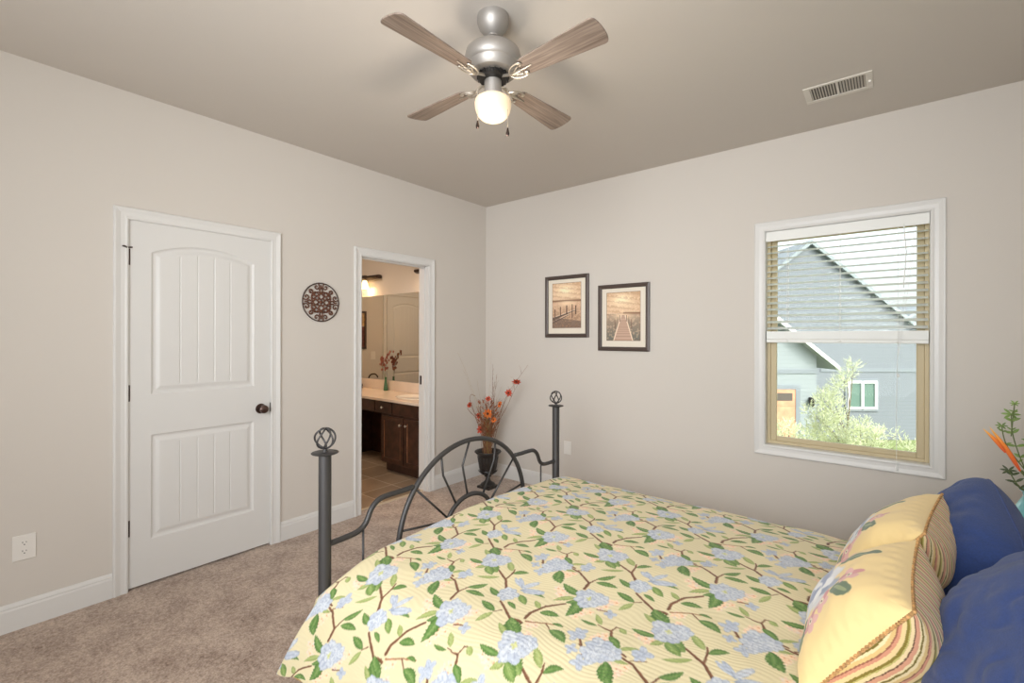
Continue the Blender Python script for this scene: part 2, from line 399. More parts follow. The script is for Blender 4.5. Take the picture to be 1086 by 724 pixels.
MB().box(.002, .013, .7535, .7600, .885, .945).build('latch_plate', BLACK, slab)

# ------------------------------------------------------------------ window
win = bpy.data.objects.new('window_1', None); COL.objects.link(win); struct(win)
wc = casing('window_casing', 'y', 0, -1, [(WX0+.004, WZ0+.004), (WX0+.004, WZ1-.004), (WX1-.004, WZ1-.004), (WX1-.004, WZ0+.004)], CASP, closed=True); wc.parent = win
b = MB(); tk = .006
b.box(WX0, WX0+tk, 0, .15, WZ0, WZ1); b.box(WX1-tk, WX1, 0, .15, WZ0, WZ1); b.box(WX0, WX1, 0, .15, WZ0, WZ0+tk); b.box(WX0, WX1, 0, .15, WZ1-tk, WZ1)
b.build('window_return', TRIM, win)
fx0, fx1, fz0, fz1 = WX0+.006, WX1-.006, WZ0+.006, WZ1-.006
def ring(b, a0, a1, c0, c1, w, d0, d1, wb=None, wt=None):
    wb = wb or w; wt = wt or w
    b.box(a0, a0+w, d0, d1, c0, c1); b.box(a1-w, a1, d0, d1, c0, c1); b.box(a0+w, a1-w, d0, d1, c0, c0+wb); b.box(a0+w, a1-w, d0, d1, c1-wt, c1); return b
ring(MB(), fx0, fx1, fz0, fz1, .020, .066, .140).build('window_frame', VINYL, win, bevel=.002)
ring(MB(), fx0+.020, fx1-.020, fz0+.020, 1.42, .036, .072, .098, wb=.030, wt=.04).build('lower_sash', VINYL, win, bevel=.003)
ring(MB(), fx0+.020, fx1-.020, 1.385, fz1-.020, .034, .100, .126, wb=.04, wt=.036).build('upper_sash', VINYL, win, bevel=.003)
MB().box(fx0+.054, fx1-.054, .084, .087, fz0+.048, 1.382).build('lower_pane', GLASS, win)
MB().box(fx0+.052, fx1-.052, .112, .115, 1.422, fz1-.054).build('upper_pane', GLASS, win)
MB().box(2.98, 3.03, .060, .075, 1.412, 1.43).build('sash_lock', VINYL, win, bevel=.002)

# blind, drawn half way down the window
bl = thing('window_blind', 'white horizontal slat blind lowered over the upper half of the window', 'blind', (2.998, .033, 1.36))
bx0, bx1 = WX0+.010, WX1-.010
def rel(b, o=bl):
    l = o.location; b.v = [(x-l[0], y-l[1], z-l[2]) for x, y, z in b.v]; return b
rel(MB().box(bx0, bx1, .008, .058, 2.068, 2.116)).build('headrail', BLIND, bl, bevel=.003)
rel(MB().box(bx0-.002, bx1+.002, .001, .007, 2.052, 2.117)).build('valance', BLIND, bl, bevel=.002)
b = MB(); tl = math.radians(21)
for k in range(14):
    z = 2.020-k*.0428; c = (.5*(bx0+bx1), .033, z)
    vs = []
    for i in range(7):
        q = -1+i/3; yy, zz = .025*q, .0035*(1-q*q)
        for xx in (bx0+.003, bx1-.003): vs.append((xx, .033+yy*math.cos(tl)-zz*math.sin(tl), z+yy*math.sin(tl)+zz*math.cos(tl)))
    b.add(vs, [(2*i, 2*i+1, 2*i+3, 2*i+2) for i in range(6)])
rel(b).build('slats', SLAT, bl, smooth=True)
b = MB()
for k in range(11): b.box(bx0+.001, bx1-.001, .008, .058, 1.392+k*.0045, 1.3945+k*.0045)
b.box(bx0+.001, bx1-.001, .010, .056, 1.390, 1.442)
rel(b).build('stacked_slats', BLIND, bl)
rel(MB().box(bx0, bx1, .008, .058, 1.366, 1.389)).build('bottom_rail', BLIND, bl, bevel=.004)
for x in (2.708, 2.995, 3.275):
    b = MB(); b.tube([(x, .0065, 2.06), (x, .0065, 1.37)], .0011, 6); b.tube([(x, .0595, 2.06), (x, .0595, 1.37)], .0011, 6)
    b.lathe([(0, 0), (.005, .001), (.006, .005), (0, .012)], (x, .0035, 1.372), 10)
    rel(b).build('ladder_cord', BLIND, bl)
b = MB(); b.tube([(3.300, -.004, 2.07), (3.312, -.012, 1.9), (3.300, -.012, 1.69)], .0030, 8); rel(b).build('tilt_wand', BLIND, bl)
b = MB(); b.tube(spline([(3.345, -.004, 2.07), (3.335, -.008, 1.9), (3.292, -.014, 1.55), (3.276, -.016, 1.35), (3.270, -.022, 1.0), (3.270, -.024, .655)], 5), .0013, 6)
b.tube(spline([(3.352, -.004, 2.07), (3.342, -.008, 1.9), (3.30, -.014, 1.5), (3.278, -.018, 1.30)], 5), .0013, 6)
b.lathe([(0, .030), (.003, .028), (.006, .010), (.0085, .002), (.006, 0), (0, 0)], (3.270, -.024, .625), 12)
b.lathe([(0, .02), (.004, .018), (.006, .008), (.003, 0), (0, 0)], (3.277, -.017, 1.17), 10)
rel(b).build('pull_cord', BLIND, bl, auto=True)

# ------------------------------------------------------------------ bed frame
XF = 1.55; YL, YR = -2.618, -1.022; YC = (YL+YR)/2
bed = thing('iron_bed', 'charcoal iron bed frame with arched footboard and twisted ball finials', 'bed', (2.6, YC, 0))
def rb(b): l = bed.location; b.v = [(x-l[0], y-l[1], z-l[2]) for x, y, z in b.v]; return b
def post(x, y, h):
    p = rb(MB().lathe([(.026, 0), (.026, .02), (.0235, .025), (.0235, h), (0, h)], (x, y, 0), 24)).build('post', IRON, bed, auto=True)
    f = MB()
    f.lathe([(.020, h), (.030, h+.003), (.048, h+.006), (.051, h+.009), (.048, h+.011), (.012, h+.012), (.009, h+.016), (.006, h+.022), (.006, h+.028), (0, h+.029)], (x, y, 0), 28)
    r = .038; zc = h+.026+r
    for k in range(6):
        pts = []
        for i in range(15):
            t = i/14; ph = 2*PI*k/6+t*PI*.55; a = PI*t
            pts.append((x+r*math.sin(a)*math.cos(ph), y+r*math.sin(a)*math.sin(ph), zc-r*math.cos(a)*1.02))
        f.tube(pts, .0036, 8)
    f.lathe([(0, -.003), (.007, 0), (.007, .004), (0, .006)], (x, y, zc+r-.002), 12)
    rb(f).build('finial', IRON, p, auto=True)
post(XF, YL, .945); post(XF, YR, .945)
post(3.70, YL, 1.20); post(3.70, YR, 1.20)
def arch_pts(x, hw, zb, zt, n=40, z0=None, yc=YC):
    out = []
    for i in range(n+1):
        a = PI*i/n; y = yc-hw*math.cos(a); z = zb+(zt-zb)*math.sin(a)**.92
        out.append((x, y, z))
    return out
def footboard(x, dz, nm):
    hw = .455; zb = .42+dz; zt = .868+dz
    A = [(x, YC-hw, .30+dz)]+arch_pts(x, hw, zb, zt)+[(x, YC+hw, .30+dz)]
    rb(MB().tube(A, .0125, 12)).build('arch', IRON, bed, smooth=True)
    rb(MB().tube([(x, YC-.17, .30+dz)]+arch_pts(x, .17, .43+dz, .585+dz, 24)+[(x, YC+.17, .30+dz)], .0115, 12)).build('inner_arch', IRON, bed, smooth=True)
    rb(MB().tube([(x, YL, .30+dz), (x, YR, .30+dz)], .0125, 12)).build('crossbar', IRON, bed, smooth=True)
    for s in (-1, 1):
        P = [(YC+s*.80, .597), (YC+s*.72, .598), (YC+s*.655, .604), (YC+s*.618, .628), (YC+s*.590, .680), (YC+s*.553, .708), (YC+s*.50, .714), (YC+s*.43, .714), (YC+s*.372, .716)]
        rb(MB().tube(spline([(x, p[0], p[1]+dz) for p in P], 6), .0115, 12)).build('scroll_rail', IRON, bed, smooth=True)
        rb(MB().tube([(x, YC+s*.630, .60+dz), (x, YC+s*.630, .30+dz)], .005, 8)).build('spindle', IRON, bed, smooth=True)
        for sp in ([(.355, .700), (.16, .512)], [(.200, .826), (.187, .725), (.098, .560)], [(.445, .535), (.19, .500)]):
            rb(MB().tube([(x, YC+s*a, c+dz) for a, c in sp], .0055, 8)).build('spoke', IRON, bed, smooth=True)
    rb(MB().tube([(x, YC-.005, .862+dz), (x, YC-.055, .745+dz), (x, YC-.018, .585+dz)], .0055, 8)).build('spoke', IRON, bed, smooth=True)
footboard(XF, 0, 'foot'); footboard(3.70, .22, 'head')
for y in (YL+.03, YR-.03): rb(MB().box(XF, 3.70, y-.018, y+.018, .20, .23)).build('side_rail', IRON, bed, bevel=.002)
MT = tag(MB().box(1.64, 3.655, YC-.745, YC+.745, .235, .495).build('mattress', mat('mattress_ticking', (230, 226, 218), .8), None, bevel=.04, segs=4), 'white mattress on the iron bed under the floral bedspread', 'mattress')

# ------------------------------------------------------------------ bedspread: printed floral cloth
TW, TH = .68, .59; RES = .0015
NX, NY = int(round(TW/RES)), int(round(TH/RES))
tile = np.zeros((NY, NX, 3)); tile[:] = (226, 213, 174)
gx, gy = np.meshgrid((np.arange(NX)+.5)*TW/NX, (np.arange(NY)+.5)*TH/NY)
nz = rng.random((NY, NX))
def sm(a, k):
    for _ in range(k): a = (a+np.roll(a, 1, 0)+np.roll(a, -1, 0)+np.roll(a, 1, 1)+np.roll(a, -1, 1))/5
    return a
nsm = sm(rng.random((NY, NX)), 12); nsm = (nsm-nsm.min())/(nsm.max()-nsm.min())
nfine = sm(rng.random((NY, NX)), 3); nfine = (nfine-nfine.min())/(nfine.max()-nfine.min())
# print motifs are measured in a patch of cloth and mapped to cloth coordinates with this homography
Cc = np.array([3.2366, -3.5519, 1.4]); rfw = np.array(fw); rR = np.array(R2); rU = np.array(U2)
def F(a, c):   # cloth coordinates (metres along, metres across) of a motif point
    u, v = 540+a/4.415, 560+c/4.415
    d = rfw+rR*(u-543)/492.38-rU*(v-357.35)/492.38
    t = (.55-Cc[2])/d[2]; p = Cc+t*d; return np.array([p[0], p[1]])
def blend(msk, colr, a=1.0):
    m = (msk*a)[..., None]; tile[:] = tile*(1-m)+np.array(colr)*m
def rel_to(p, off=(0, 0)):
    dx = (gx-p[0]-off[0]+TW/2) % TW-TW/2; dy = (gy-p[1]-off[1]+TH/2) % TH-TH/2; return dx, dy
OFFS = ((0, 0), (TW/2, TH/2))
def seg(p0, p1, w0, w1, colr, dark=None, jag=0):
    for of in OFFS:
        dx, dy = rel_to(p0, of); d = np.array(p1)-np.array(p0); L = np.hypot(*d); d = d/L
        t = dx*d[0]+dy*d[1]; s = -dx*d[1]+dy*d[0]; tt = np.clip(t/L, 0, 1); w = (w0+(w1-w0)*tt)/2
        s2 = s+(nsm-.5)*jag; e = np.hypot(np.maximum(np.maximum(-t, t-L), 0), s2)
        m = np.clip((w-e)/.0012+.5, 0, 1); c = np.array(colr)[None, None]*(.85+.3*nfine[..., None]); 
        mm = m[..., None]; tile[:] = tile*(1-mm)+c*mm
        if dark is not None:
            m2 = m*np.clip((s2-w*.1)/(w*.5+1e-6), 0, 1); blend(m2, dark, .7)
def branch(pts, w, colr=(128, 86, 62), dark=(88, 54, 38)):
    P = [F(*p) for p in pts]; n = len(P)-1
    for i in range(n): seg(P[i], P[i+1], w*(1-.35*i/n), w*(1-.35*(i+1)/n), colr, dark, .004)
def leafp(a, c, wr=.42, kind=0, bend=.1):
    p0, p1 = F(*a), F(*c)
    base, dk, hl = [((104, 138, 72), (66, 100, 48), (170, 188, 122)), ((168, 178, 112), (122, 142, 78), (208, 212, 150)), ((128, 154, 84), (82, 114, 58), (190, 200, 132))][kind]
    for of in OFFS:
        dx, dy = rel_to(p0, of); d = p1-p0; L = np.hypot(*d); d = d/L
        t = (dx*d[0]+dy*d[1])/L; s = (-dx*d[1]+dy*d[0])/L-bend*4*t*(1-t)
        w = wr*.46*np.sin(PI*np.clip(t, 0, 1))**.75*(1-.35*(np.clip(t, 0, 1)-.4)); w = w*(1+.22*np.sin(t*46+s*10)*np.clip(t, 0, 1))
        ins = (t > 0) & (t < 1)
        m = np.where(ins, np.clip((w-np.abs(s))*L/.0012+.5, 0, 1), 0)
        blend(m, base); rel_ = np.abs(s)/np.maximum(w, 1e-3)
        vein = np.abs(((t*7-np.abs(s)*9) % 1)-.5)*2
        blend(m*np.clip(rel_*1.6-.75, 0, 1), dk, .9); blend(m*(vein > .72)*(s > 0), dk, .55)
        blend(m*np.clip(1-rel_*3.2, 0, 1)*(nsm > .35), hl, .75); blend(m*np.clip((nfine-.55)*5, 0, 1)*(s < 0), hl, .6)
        blend(m*np.clip(1-np.abs(s)*L/.0014, 0, 1), dk, .6)
def petal(p, ang, L, w, colr, edge):
    for of in OFFS:
        dx, dy = rel_to(p, of); ca, sa = math.cos(ang), math.sin(ang); t = (dx*ca+dy*sa)/L; s = (-dx*sa+dy*ca)/w
        t2 = t+(nsm-.5)*.35; r = np.sqrt(((t2-.5)/.5)**2+(s/.5)**2)
        m = np.clip((1-r)*L*.5/.0015+.5, 0, 1); blend(m, colr)
        blend(m*np.clip((nsm-.45)*3, 0, 1), (214, 217, 222), .6); blend(m*np.clip((r-.66)/.25, 0, 1)*(nfine > .45), edge, .7); blend(m*np.clip((nfine-.5)*4, 0, 1)*np.clip(t, 0, 1), (228, 228, 228), .7)
        blend(m*np.clip(1-np.abs(s*8), 0, 1)*(t < .7), edge, .5)
PB, PE = (188, 195, 208), (138, 148, 172)
def flower(c, r, sq=.85, n=7, core=True, ro=0):
    p = F(*c)
    for k in range(n):
        a = 2*PI*k/n+ro; rr = r*(1+.18*math.sin(3*k+ro)); q = p+np.array([math.cos(a), math.sin(a)])*rr*.12; petal(q, a, rr, rr*.85, PB if k % 2 else (204, 209, 216), PE)
    for k in range(5):
        a = 2*PI*k/5+.4+ro; q = p-np.array([math.cos(a), math.sin(a)])*r*.05; petal(q, a, r*.55, r*.5, (212, 216, 222), PE)
    if core:
        for k in range(4): petal(p, 2*PI*k/4+.2, r*.25, r*.18, (214, 214, 150), (170, 176, 120))
def peach(c, r, n=4, seed=0):
    rs = np.random.default_rng(seed); p = F(*c)
    for k in range(n):
        q = p+rs.normal(0, r*.55, 2)
        for j in range(5):
            a = 2*PI*j/5+k; petal(q+np.array([math.cos(a), math.sin(a)])*.002, a, .013, .009, (249, 219, 184), (240, 190, 150))
        petal(q, 0, .006, .005, (224, 160, 120), (214, 140, 100))
def bud(c, r, ro=0):
    p = F(*c)
    for k in range(4): a = 2*PI*k/4+ro; petal(p, a, r, r*.7, PB, PE)
# peach blossoms first, then branches, leaves, flowers on top
for i, (c, n) in enumerate([((480, 350), 6), ((440, 365), 3), ((345, 390), 5), ((265, 290), 4), ((300, 300), 3), ((430, 505), 5), ((520, 640), 6), ((490, 655), 4), ((560, 655), 3), ((640, 515), 4), ((120, 430), 3), ((660, 510), 3), ((860, 300), 3), ((105, 425), 3)]): peach(c, .022, n, i)
branch([(82, 398), (105, 378), (180, 355), (272, 350)], .0105); branch([(84, 412), (180, 426), (262, 448)], .0055, (176, 128, 92), (130, 90, 60)); branch([(180, 427), (200, 462)], .004)
branch([(360, 292), (381, 266), (336, 218), (298, 200)], .0095); branch([(381, 266), (430, 247)], .006)
branch([(420, 380), (462, 388), (492, 402)], .0045); branch([(750, 405), (737, 398), (687, 385), (640, 345), (604, 314)], .0105); branch([(604, 264), (582, 226), (528, 188)], .0105); branch([(582, 226), (602, 200), (604, 188)], .007)
branch([(630, 352), (590, 354)], .004); branch([(340, 508), (350, 545), (376, 560), (335, 580)], .007); branch([(350, 545), (335, 530)], .004)
branch([(490, 498), (488, 474), (458, 464)], .008); branch([(488, 474), (512, 458), (530, 462)], .005); branch([(458, 464), (425, 445)], .004)
branch([(530, 572), (560, 590)], .008); branch([(580, 608), (660, 616)], .003); branch([(715, 280), (750, 290)], .004, (150, 170, 100), (120, 140, 80))
leafs = [((350, 322), (262, 262), .36, 0, .08), ((325, 330), (212, 330), .3, 1, -.06), ((330, 335), (272, 402), .5, 0, .15), ((335, 338), (272, 345), .45, 0, .1), ((150, 378), (242, 402), .42, 0, .08),
 ((150, 362), (130, 328), .5, 1, 0), ((210, 430), (262, 452), .35, 0, .1), ((196, 458), (268, 522), .5, 0, .12), ((418, 250), (507, 240), .34, 0, -.08), ((415, 264), (517, 292), .34, 0, .06),
 ((760, 452), (690, 382), .75, 0, .1), ((705, 452), (643, 400), .38, 1, 0), ((604, 204), (678, 205), .42, 0, .1), ((592, 292), (524, 252), .42, 0, .06), ((596, 352), (514, 308), .42, 0, 0), ((640, 318), (692, 350), .40, 0, .05),
 ((592, 358), (522, 382), .36, 1, 0), ((594, 194), (558, 152), .4, 1, 0), ((545, 214), (438, 210), .2, 1, .05), ((470, 162), (524, 196), .85, 2, 0), ((703, 508), (586, 464), .34, 0, .06), ((742, 532), (672, 542), .5, 1, 0),
 ((745, 532), (818, 600), .62, 2, 0), ((722, 285), (808, 308), .22, 0, .1), ((682, 290), (732, 334), .5, 2, 0), ((480, 498), (527, 558), .5, 0, .05), ((440, 446), (418, 402), .45, 1, 0), ((420, 450), (345, 422), .25, 0, .05),
 ((530, 462), (560, 490), .7, 1, 0), ((466, 606), (486, 704), .62, 0, -.1), ((462, 604), (440, 680), .4, 0, .1), ((488, 596), (572, 622), .3, 1, 0), ((520, 560), (622, 562), .26, 1, .06), ((480, 130), (430, 90), .3, 0, 0)]
for L_ in leafs: leafp(*L_)
flower((385, 335), .048, ro=.2); flower((432, 338), .027, core=False, ro=1); flower((762, 488), .049, ro=.9); flower((826, 492), .028, core=False, ro=.3)
flower((440, 556), .042, ro=.5); flower((398, 574), .030, core=False, ro=1.3); flower((486, 572), .030, core=False); bud((322, 490), .028); bud((345, 480), .024, 1); bud((300, 545), .020); bud((338, 600), .026, .5)
bud((640, 582), .030, .3); bud((618, 592), .02); bud((482, 400), .022, .5)
flower((622, 284), .034, core=False, ro=.4)
lp = F(672, 262)
petal(F(650, 225)+0, math.atan2(*(F(682, 262)-F(655, 228))[::-1]), .055, .018, PB, PE)
petal(F(672, 270), math.atan2(*(F(768, 276)-F(672, 262))[::-1]), .085, .03, PB, PE); petal(F(672, 262), math.atan2(*(F(745, 245)-F(672, 262))[::-1]), .07, .022, (204, 209, 216), PE); petal(F(672, 255), math.atan2(*(F(640, 240)-F(672, 262))[::-1]), .05, .02, PB, PE)
def sample_tile(px, py):
    fx = (px/TW*NX) % NX; fy = (py/TH*NY) % NY
    i0 = np.floor(fx).astype(int); j0 = np.floor(fy).astype(int); a = (fx-i0)[..., None]; c = (fy-j0)[..., None]
    i0 %= NX; j0 %= NY; i1 = (i0+1) % NX; j1 = (j0+1) % NY
    return (tile[j0, i0]*(1-a)+tile[j0, i1]*a)*(1-c)+(tile[j1, i0]*(1-a)+tile[j1, i1]*a)*c

prof = np.array([(-.905, .11), (-.91, .20), (-.92, .34), (-.95, .435), (-1.0, .490), (-1.12, .522), (-1.40, .545), (-1.80, .560), (-2.10, .550), (-2.35, .536), (-2.49, .520), (-2.585, .480), (-2.660, .395), (-2.720, .285), (-2.762, .17)])
sp = np.array([list(v)[:2] for v in spline([(p[0], p[1], 0) for p in prof], 30)])
sl = np.concatenate([[0], np.cumsum(np.hypot(*np.diff(sp, axis=0).T))])
STEP = .003
ns = int(sl[-1]/STEP); S = np.linspace(0, sl[-1], ns); PY = np.interp(S, sl, sp[:, 0]); PZ = np.interp(S, sl, sp[:, 1])
Sc = np.interp(-1.8, -0+sp[:, 0][::-1], sl[::-1]); fabY = -1.8-(S-Sc)
nb = int(2.30/STEP); Bv = np.linspace(-.24, 2.06, nb)
BB, YY = np.meshgrid(Bv, PY); _, ZZ = np.meshgrid(Bv, PZ); _, FY = np.meshgrid(Bv, fabY)
drop = np.clip((.50-ZZ)/.40, 0, 1)            # how far down the side the cloth is
near = (YY < -1.8)
foot = np.clip((ZZ-.38)/.14, 0, 1); foot = foot*foot*(3-2*foot)
xe = 1.602-.10*drop*near-.02*drop
bneg = np.minimum(BB, 0); bpos = np.maximum(BB, 0)
XX = xe+bpos*(3.645-xe)/2.06
rr = .05; s_ = -bneg*foot                      # arc over the foot end then down
ang = np.clip(s_/rr, 0, PI/2)
XX = XX-np.where(BB < 0, rr*np.sin(ang)-rr*0, 0)*1.0+np.where(BB < 0, 0, 0)
XX = XX+rr*foot*np.clip(1-bpos/.10, 0, 1)*0
ZZ = ZZ-np.where(BB < 0, rr*(1-np.cos(ang))+np.maximum(s_-rr*PI/2, 0), 0)
# foot rounding keeps outer face at xe
XX = XX+np.where(BB < .0, rr*foot, rr*foot*np.clip(1-bpos/.5, 0, 1))
# soft hanging folds on the side drops
fold = np.sin((XX-1.45)*2*PI/.62+.6)*.5+np.sin((XX-1.45)*2*PI/.27+1.1)*.25
YY = YY-np.where(near, 1, -.2)*fold*.022*drop**1.3
hl_ = np.clip((XX-1.51)/.16, 0, 1); ZZ = ZZ+np.where(near, 1, 0)*.045*hl_*hl_*(3-2*hl_)*np.clip(drop/.82, 0, 1)**4
# quilting and gentle puckers
def wob(x, y): return np.sin(x*9+y*5)*.5+np.sin(x*4.1-y*7.3+1)*.5
ZZ = ZZ+(1-drop)*(.0035*wob(XX*1.6, YY*1.9)+.002*np.sin(XX*23+2*np.sin(YY*9))*np.sin(YY*19+XX*4))
FX = BB+1.60
colr = sample_tile(FX-.0, FY)
def spread_mat():
    m = mat_attr('floral_quilt', .9, sheen=.15, spec=.15); nt = m.node_tree; b_ = nt.nodes['Principled BSDF']
    a = nt.nodes.new('ShaderNodeAttribute'); a.attribute_name = 'fab'
    w = nt.nodes.new('ShaderNodeTexWave'); w.wave_type = 'BANDS'; w.bands_direction = 'Y'; w.inputs['Scale'].default_value = 22; w.inputs['Distortion'].default_value = 26; w.inputs['Detail'].default_value = 1.0; w.inputs['Detail Scale'].default_value = .22
    nt.links.new(a.outputs['Vector'], w.inputs['Vector'])
    bp = nt.nodes.new('ShaderNodeBump'); bp.inputs['Strength'].default_value = .2; bp.inputs['Distance'].default_value = .003
    nt.links.new(w.outputs['Fac'], bp.inputs['Height']); nt.links.new(bp.outputs[0], b_.inputs['Normal'])
    return m
spread = grid_obj('bedspread', XX, YY, ZZ, spread_mat(), None, col=slin(colr), uv=np.stack([FX, FY], -1), solid=.006)
tag(spread, 'cream quilted bedspread printed with green leaves and pale blue flowers', 'bedspread')
# striped lining showing just below the near hem
k = ns-1
lx = XX[k, ::12]; ly = YY[k, ::12]; lz = ZZ[k, ::12]
LN = 9; tt = np.linspace(0, 1, LN)[:, None]
LX = lx[None, :]+.035*tt*np.clip(1-(lx[None, :]-1.43)/.5, -1, 1); LY = ly[None, :]+.012+.05*tt; LZ = lz[None, :]+.01-.055*tt
su = (lx[None, :]+0*tt)*38+tt*3
cl = np.where((np.sin(su*1.0)[..., None] > .93), np.array((120, 84, 50)), np.array((232, 198, 128)))
grid_obj('lining', LX, LY, LZ, mat_attr('striped_lining', .9), spread, col=slin(cl), solid=.002)

# ------------------------------------------------------------------ pillows and cushions
def fn(x, y, z, s): return noise.noise(Vector((x*s, y*s, z*s)))
def puff(n, w, h, t, pinch=.06, cosine=False):
    u = np.sin(np.linspace(-PI/2, PI/2, n)) if cosine else np.linspace(-1, 1, n); U, V = np.meshgrid(u, u)
    X = w/2*U*(1-pinch*(1-V**2)*np.abs(U)**2); Y = h/2*V*(1-pinch*(1-U**2)*np.abs(V)**2)
    tz = t/2*((1-np.abs(U)**2.6)*(1-np.abs(V)**2.6))**.52
    return U, V, X, Y, tz
def frame_m(c, ax, ay):
    ax = Vector(ax).normalized(); ay = Vector(ay); ay = (ay-ax*ay.dot(ax)).normalized(); az = ax.cross(ay)
    m = Matrix((ax, ay, az)).transposed().to_4x4(); m.translation = Vector(c); return m
YCUSH = (244, 216, 156)
def cushion(c, ax, ay, w, h, t, label, seed, cat='cushion'):
    root = thing('throw_pillow', label, cat, (0, 0, 0)); root.matrix_world = frame_m(c, ax, ay); root['group'] = 'yellow throw pillows'
    n = 101; U, V, X, Y, tz = puff(n, w, h, t, .07)
    fr = np.zeros_like(U)
    for i in range(0, n):
        for j in range(0, n):
            q = fn(X[i, j], Y[i, j], seed*3.1, 7)*.012+fn(X[i, j], Y[i, j], seed*7.7, 22)*.0035
            e = max(abs(U[i, j]), abs(V[i, j])); q += .003*math.sin(U[i, j]*34+V[i, j]*5)*max(0, (e-.82)/.18)*(1 if abs(V[i, j]) > abs(U[i, j]) else 0)+.003*math.sin(V[i, j]*34)*max(0, (e-.82)/.18)*(1 if abs(U[i, j]) >= abs(V[i, j]) else 0)
            fr[i, j] = q*min(1, (1-e)*12)
    ub = np.linspace(-1, 1, n); n = 301; U, V, X, Y, tz = puff(n, w, h, t, .07, True); uf = U[0]
    fr = np.array([np.interp(uf, ub, row) for row in fr]); fr = np.array([np.interp(uf, ub, c_) for c_ in fr.T]).T
    zb_ = tz*1.16+fr*.8; ds = np.hypot(np.diff(X, axis=1), np.diff(zb_, axis=1)); arc = np.concatenate([np.zeros((n, 1)), np.cumsum(ds, axis=1)], axis=1); arc = arc-arc[:, n//2][:, None]
    col = np.zeros((n, n, 3)); col[:] = YCUSH
    rs = np.random.default_rng(seed)
    nz2 = sm(rs.random((n, n)), 30); nz2 = (nz2-nz2.min())/(nz2.max()-nz2.min())
    def blob(cx, cy, rx, ry, a, c1, soft=.15):
        dx, dy = X-cx*.9, Y-cy*.85+.03; ca, sa = math.cos(a), math.sin(a); r = np.hypot((dx*ca+dy*sa)/rx, (-dx*sa+dy*ca)/ry)+(nz2-.5)*.7
        m = np.clip((1-r)/soft, 0, 1)[..., None]; col[:] = col*(1-m)+np.array(c1)*m
    for (cx, cy, a, L) in [(-.10, -.13, 2.4, .055), (.12, .10, .6, .05), (-.14, .04, 3.0, .05), (.05, -.15, -1.2, .05), (.13, -.10, -.4, .05), (-.06, .14, 1.8, .05)]:
        blob(cx, cy, L, .024, a, (104, 122, 96)); blob(cx, cy, L*.7, .006, a, (150, 160, 120))
    for (cx, cy) in [(-.12, -.07), (.10, .02), (-.02, -.14), (-.10, .09), (.07, .13), (.13, -.04)]:
        for k in range(5):
            a = 2*PI*k/5+cx*9; blob(cx+.02*math.cos(a), cy+.02*math.sin(a), .020, .014, a, (214, 150, 150) if k % 2 else (232, 182, 176))
        blob(cx, cy, .010, .010, 0, (236, 226, 196)); blob(cx, cy, .004, .004, 0, (120, 60, 70))
    for k in range(7):
        a = 2*PI*k/7; blob(.0+.05*math.cos(a), .0+.05*math.sin(a), .052, .034, a, (168, 176, 196) if k % 2 else (222, 222, 226), .3)
    for k in range(6):
        a = 2*PI*k/6+.5; blob(.028*math.cos(a), .028*math.sin(a), .030, .020, a, (236, 236, 238) if k % 2 else (150, 160, 188), .3)
    grid_obj('front_cover', X, Y, tz*.74+fr, mat_attr('yellow_cushion_cloth', .85, bump=(500, .15), sheen=.2), root, col=slin(col))
    st = np.array([(226, 192, 128), (240, 218, 170), (128, 110, 44), (240, 218, 170), (222, 160, 128), (120, 84, 60), (240, 214, 164), (200, 186, 110), (140, 122, 50), (236, 206, 150), (216, 150, 120), (160, 100, 76)])
    wdt = np.array([5, 4, 3, 3, 6, 2, 5, 2, 4, 6, 4, 2]); cum = np.cumsum(wdt)
    q = ((arc*1000/1.5+4*np.sin(Y*14)+500) % cum[-1]); colb = st[np.searchsorted(cum, q, side='right') % len(st)]
    grid_obj('back_cover', X[:, ::-1], Y[:, ::-1], -(tz*1.16)[:, ::-1]-fr[:, ::-1]*.8, mat_attr('striped_cushion_cloth', .85, bump=(500, .15), sheen=.2), root, col=slin(colb[:, ::-1]))
    # twisted cord round the seam
    ed = [(X[0, j], Y[0, j]) for j in range(0, n, 6)]+[(X[i, n-1], Y[i, n-1]) for i in range(6, n, 6)]+[(X[n-1, j], Y[n-1, j]) for j in range(n-7, -1, -6)]+[(X[i, 0], Y[i, 0]) for i in range(n-7, 0, -6)]
    b = MB()
    P = spline([(x, y, 0) for x, y in ed], 4, True); N = len(P)
    for ph, in ((0,), (PI,)):
        pts = []
        for i, p in enumerate(P):
            a_ = i/N*2*PI*95+ph; tdir = (P[(i+1) % N]-P[i-1]).normalized(); sd = Vector((-tdir.y, tdir.x, 0))
            pts.append(p+sd*.002*math.cos(a_)+Vector((0, 0, 1))*.002*math.sin(a_))
        b.tube(pts, .0024, 6, closed=True)
    b.build('piping', mat('piping_cord', (196, 150, 96), .8, vary=(120, .5)), root, smooth=True)
    return root
cushion((3.188, -2.035, .682), (-.05, -1, 0), (.22, 0, .32), .47, .36, .26, 'yellow throw pillow with striped back, nearest to the camera', 3)
cushion((3.240, -1.53, .690), (-.14, -1, 0), (.23, 0, .32), .49, .38, .25, 'yellow throw pillow with striped back, farther one near the window', 11)

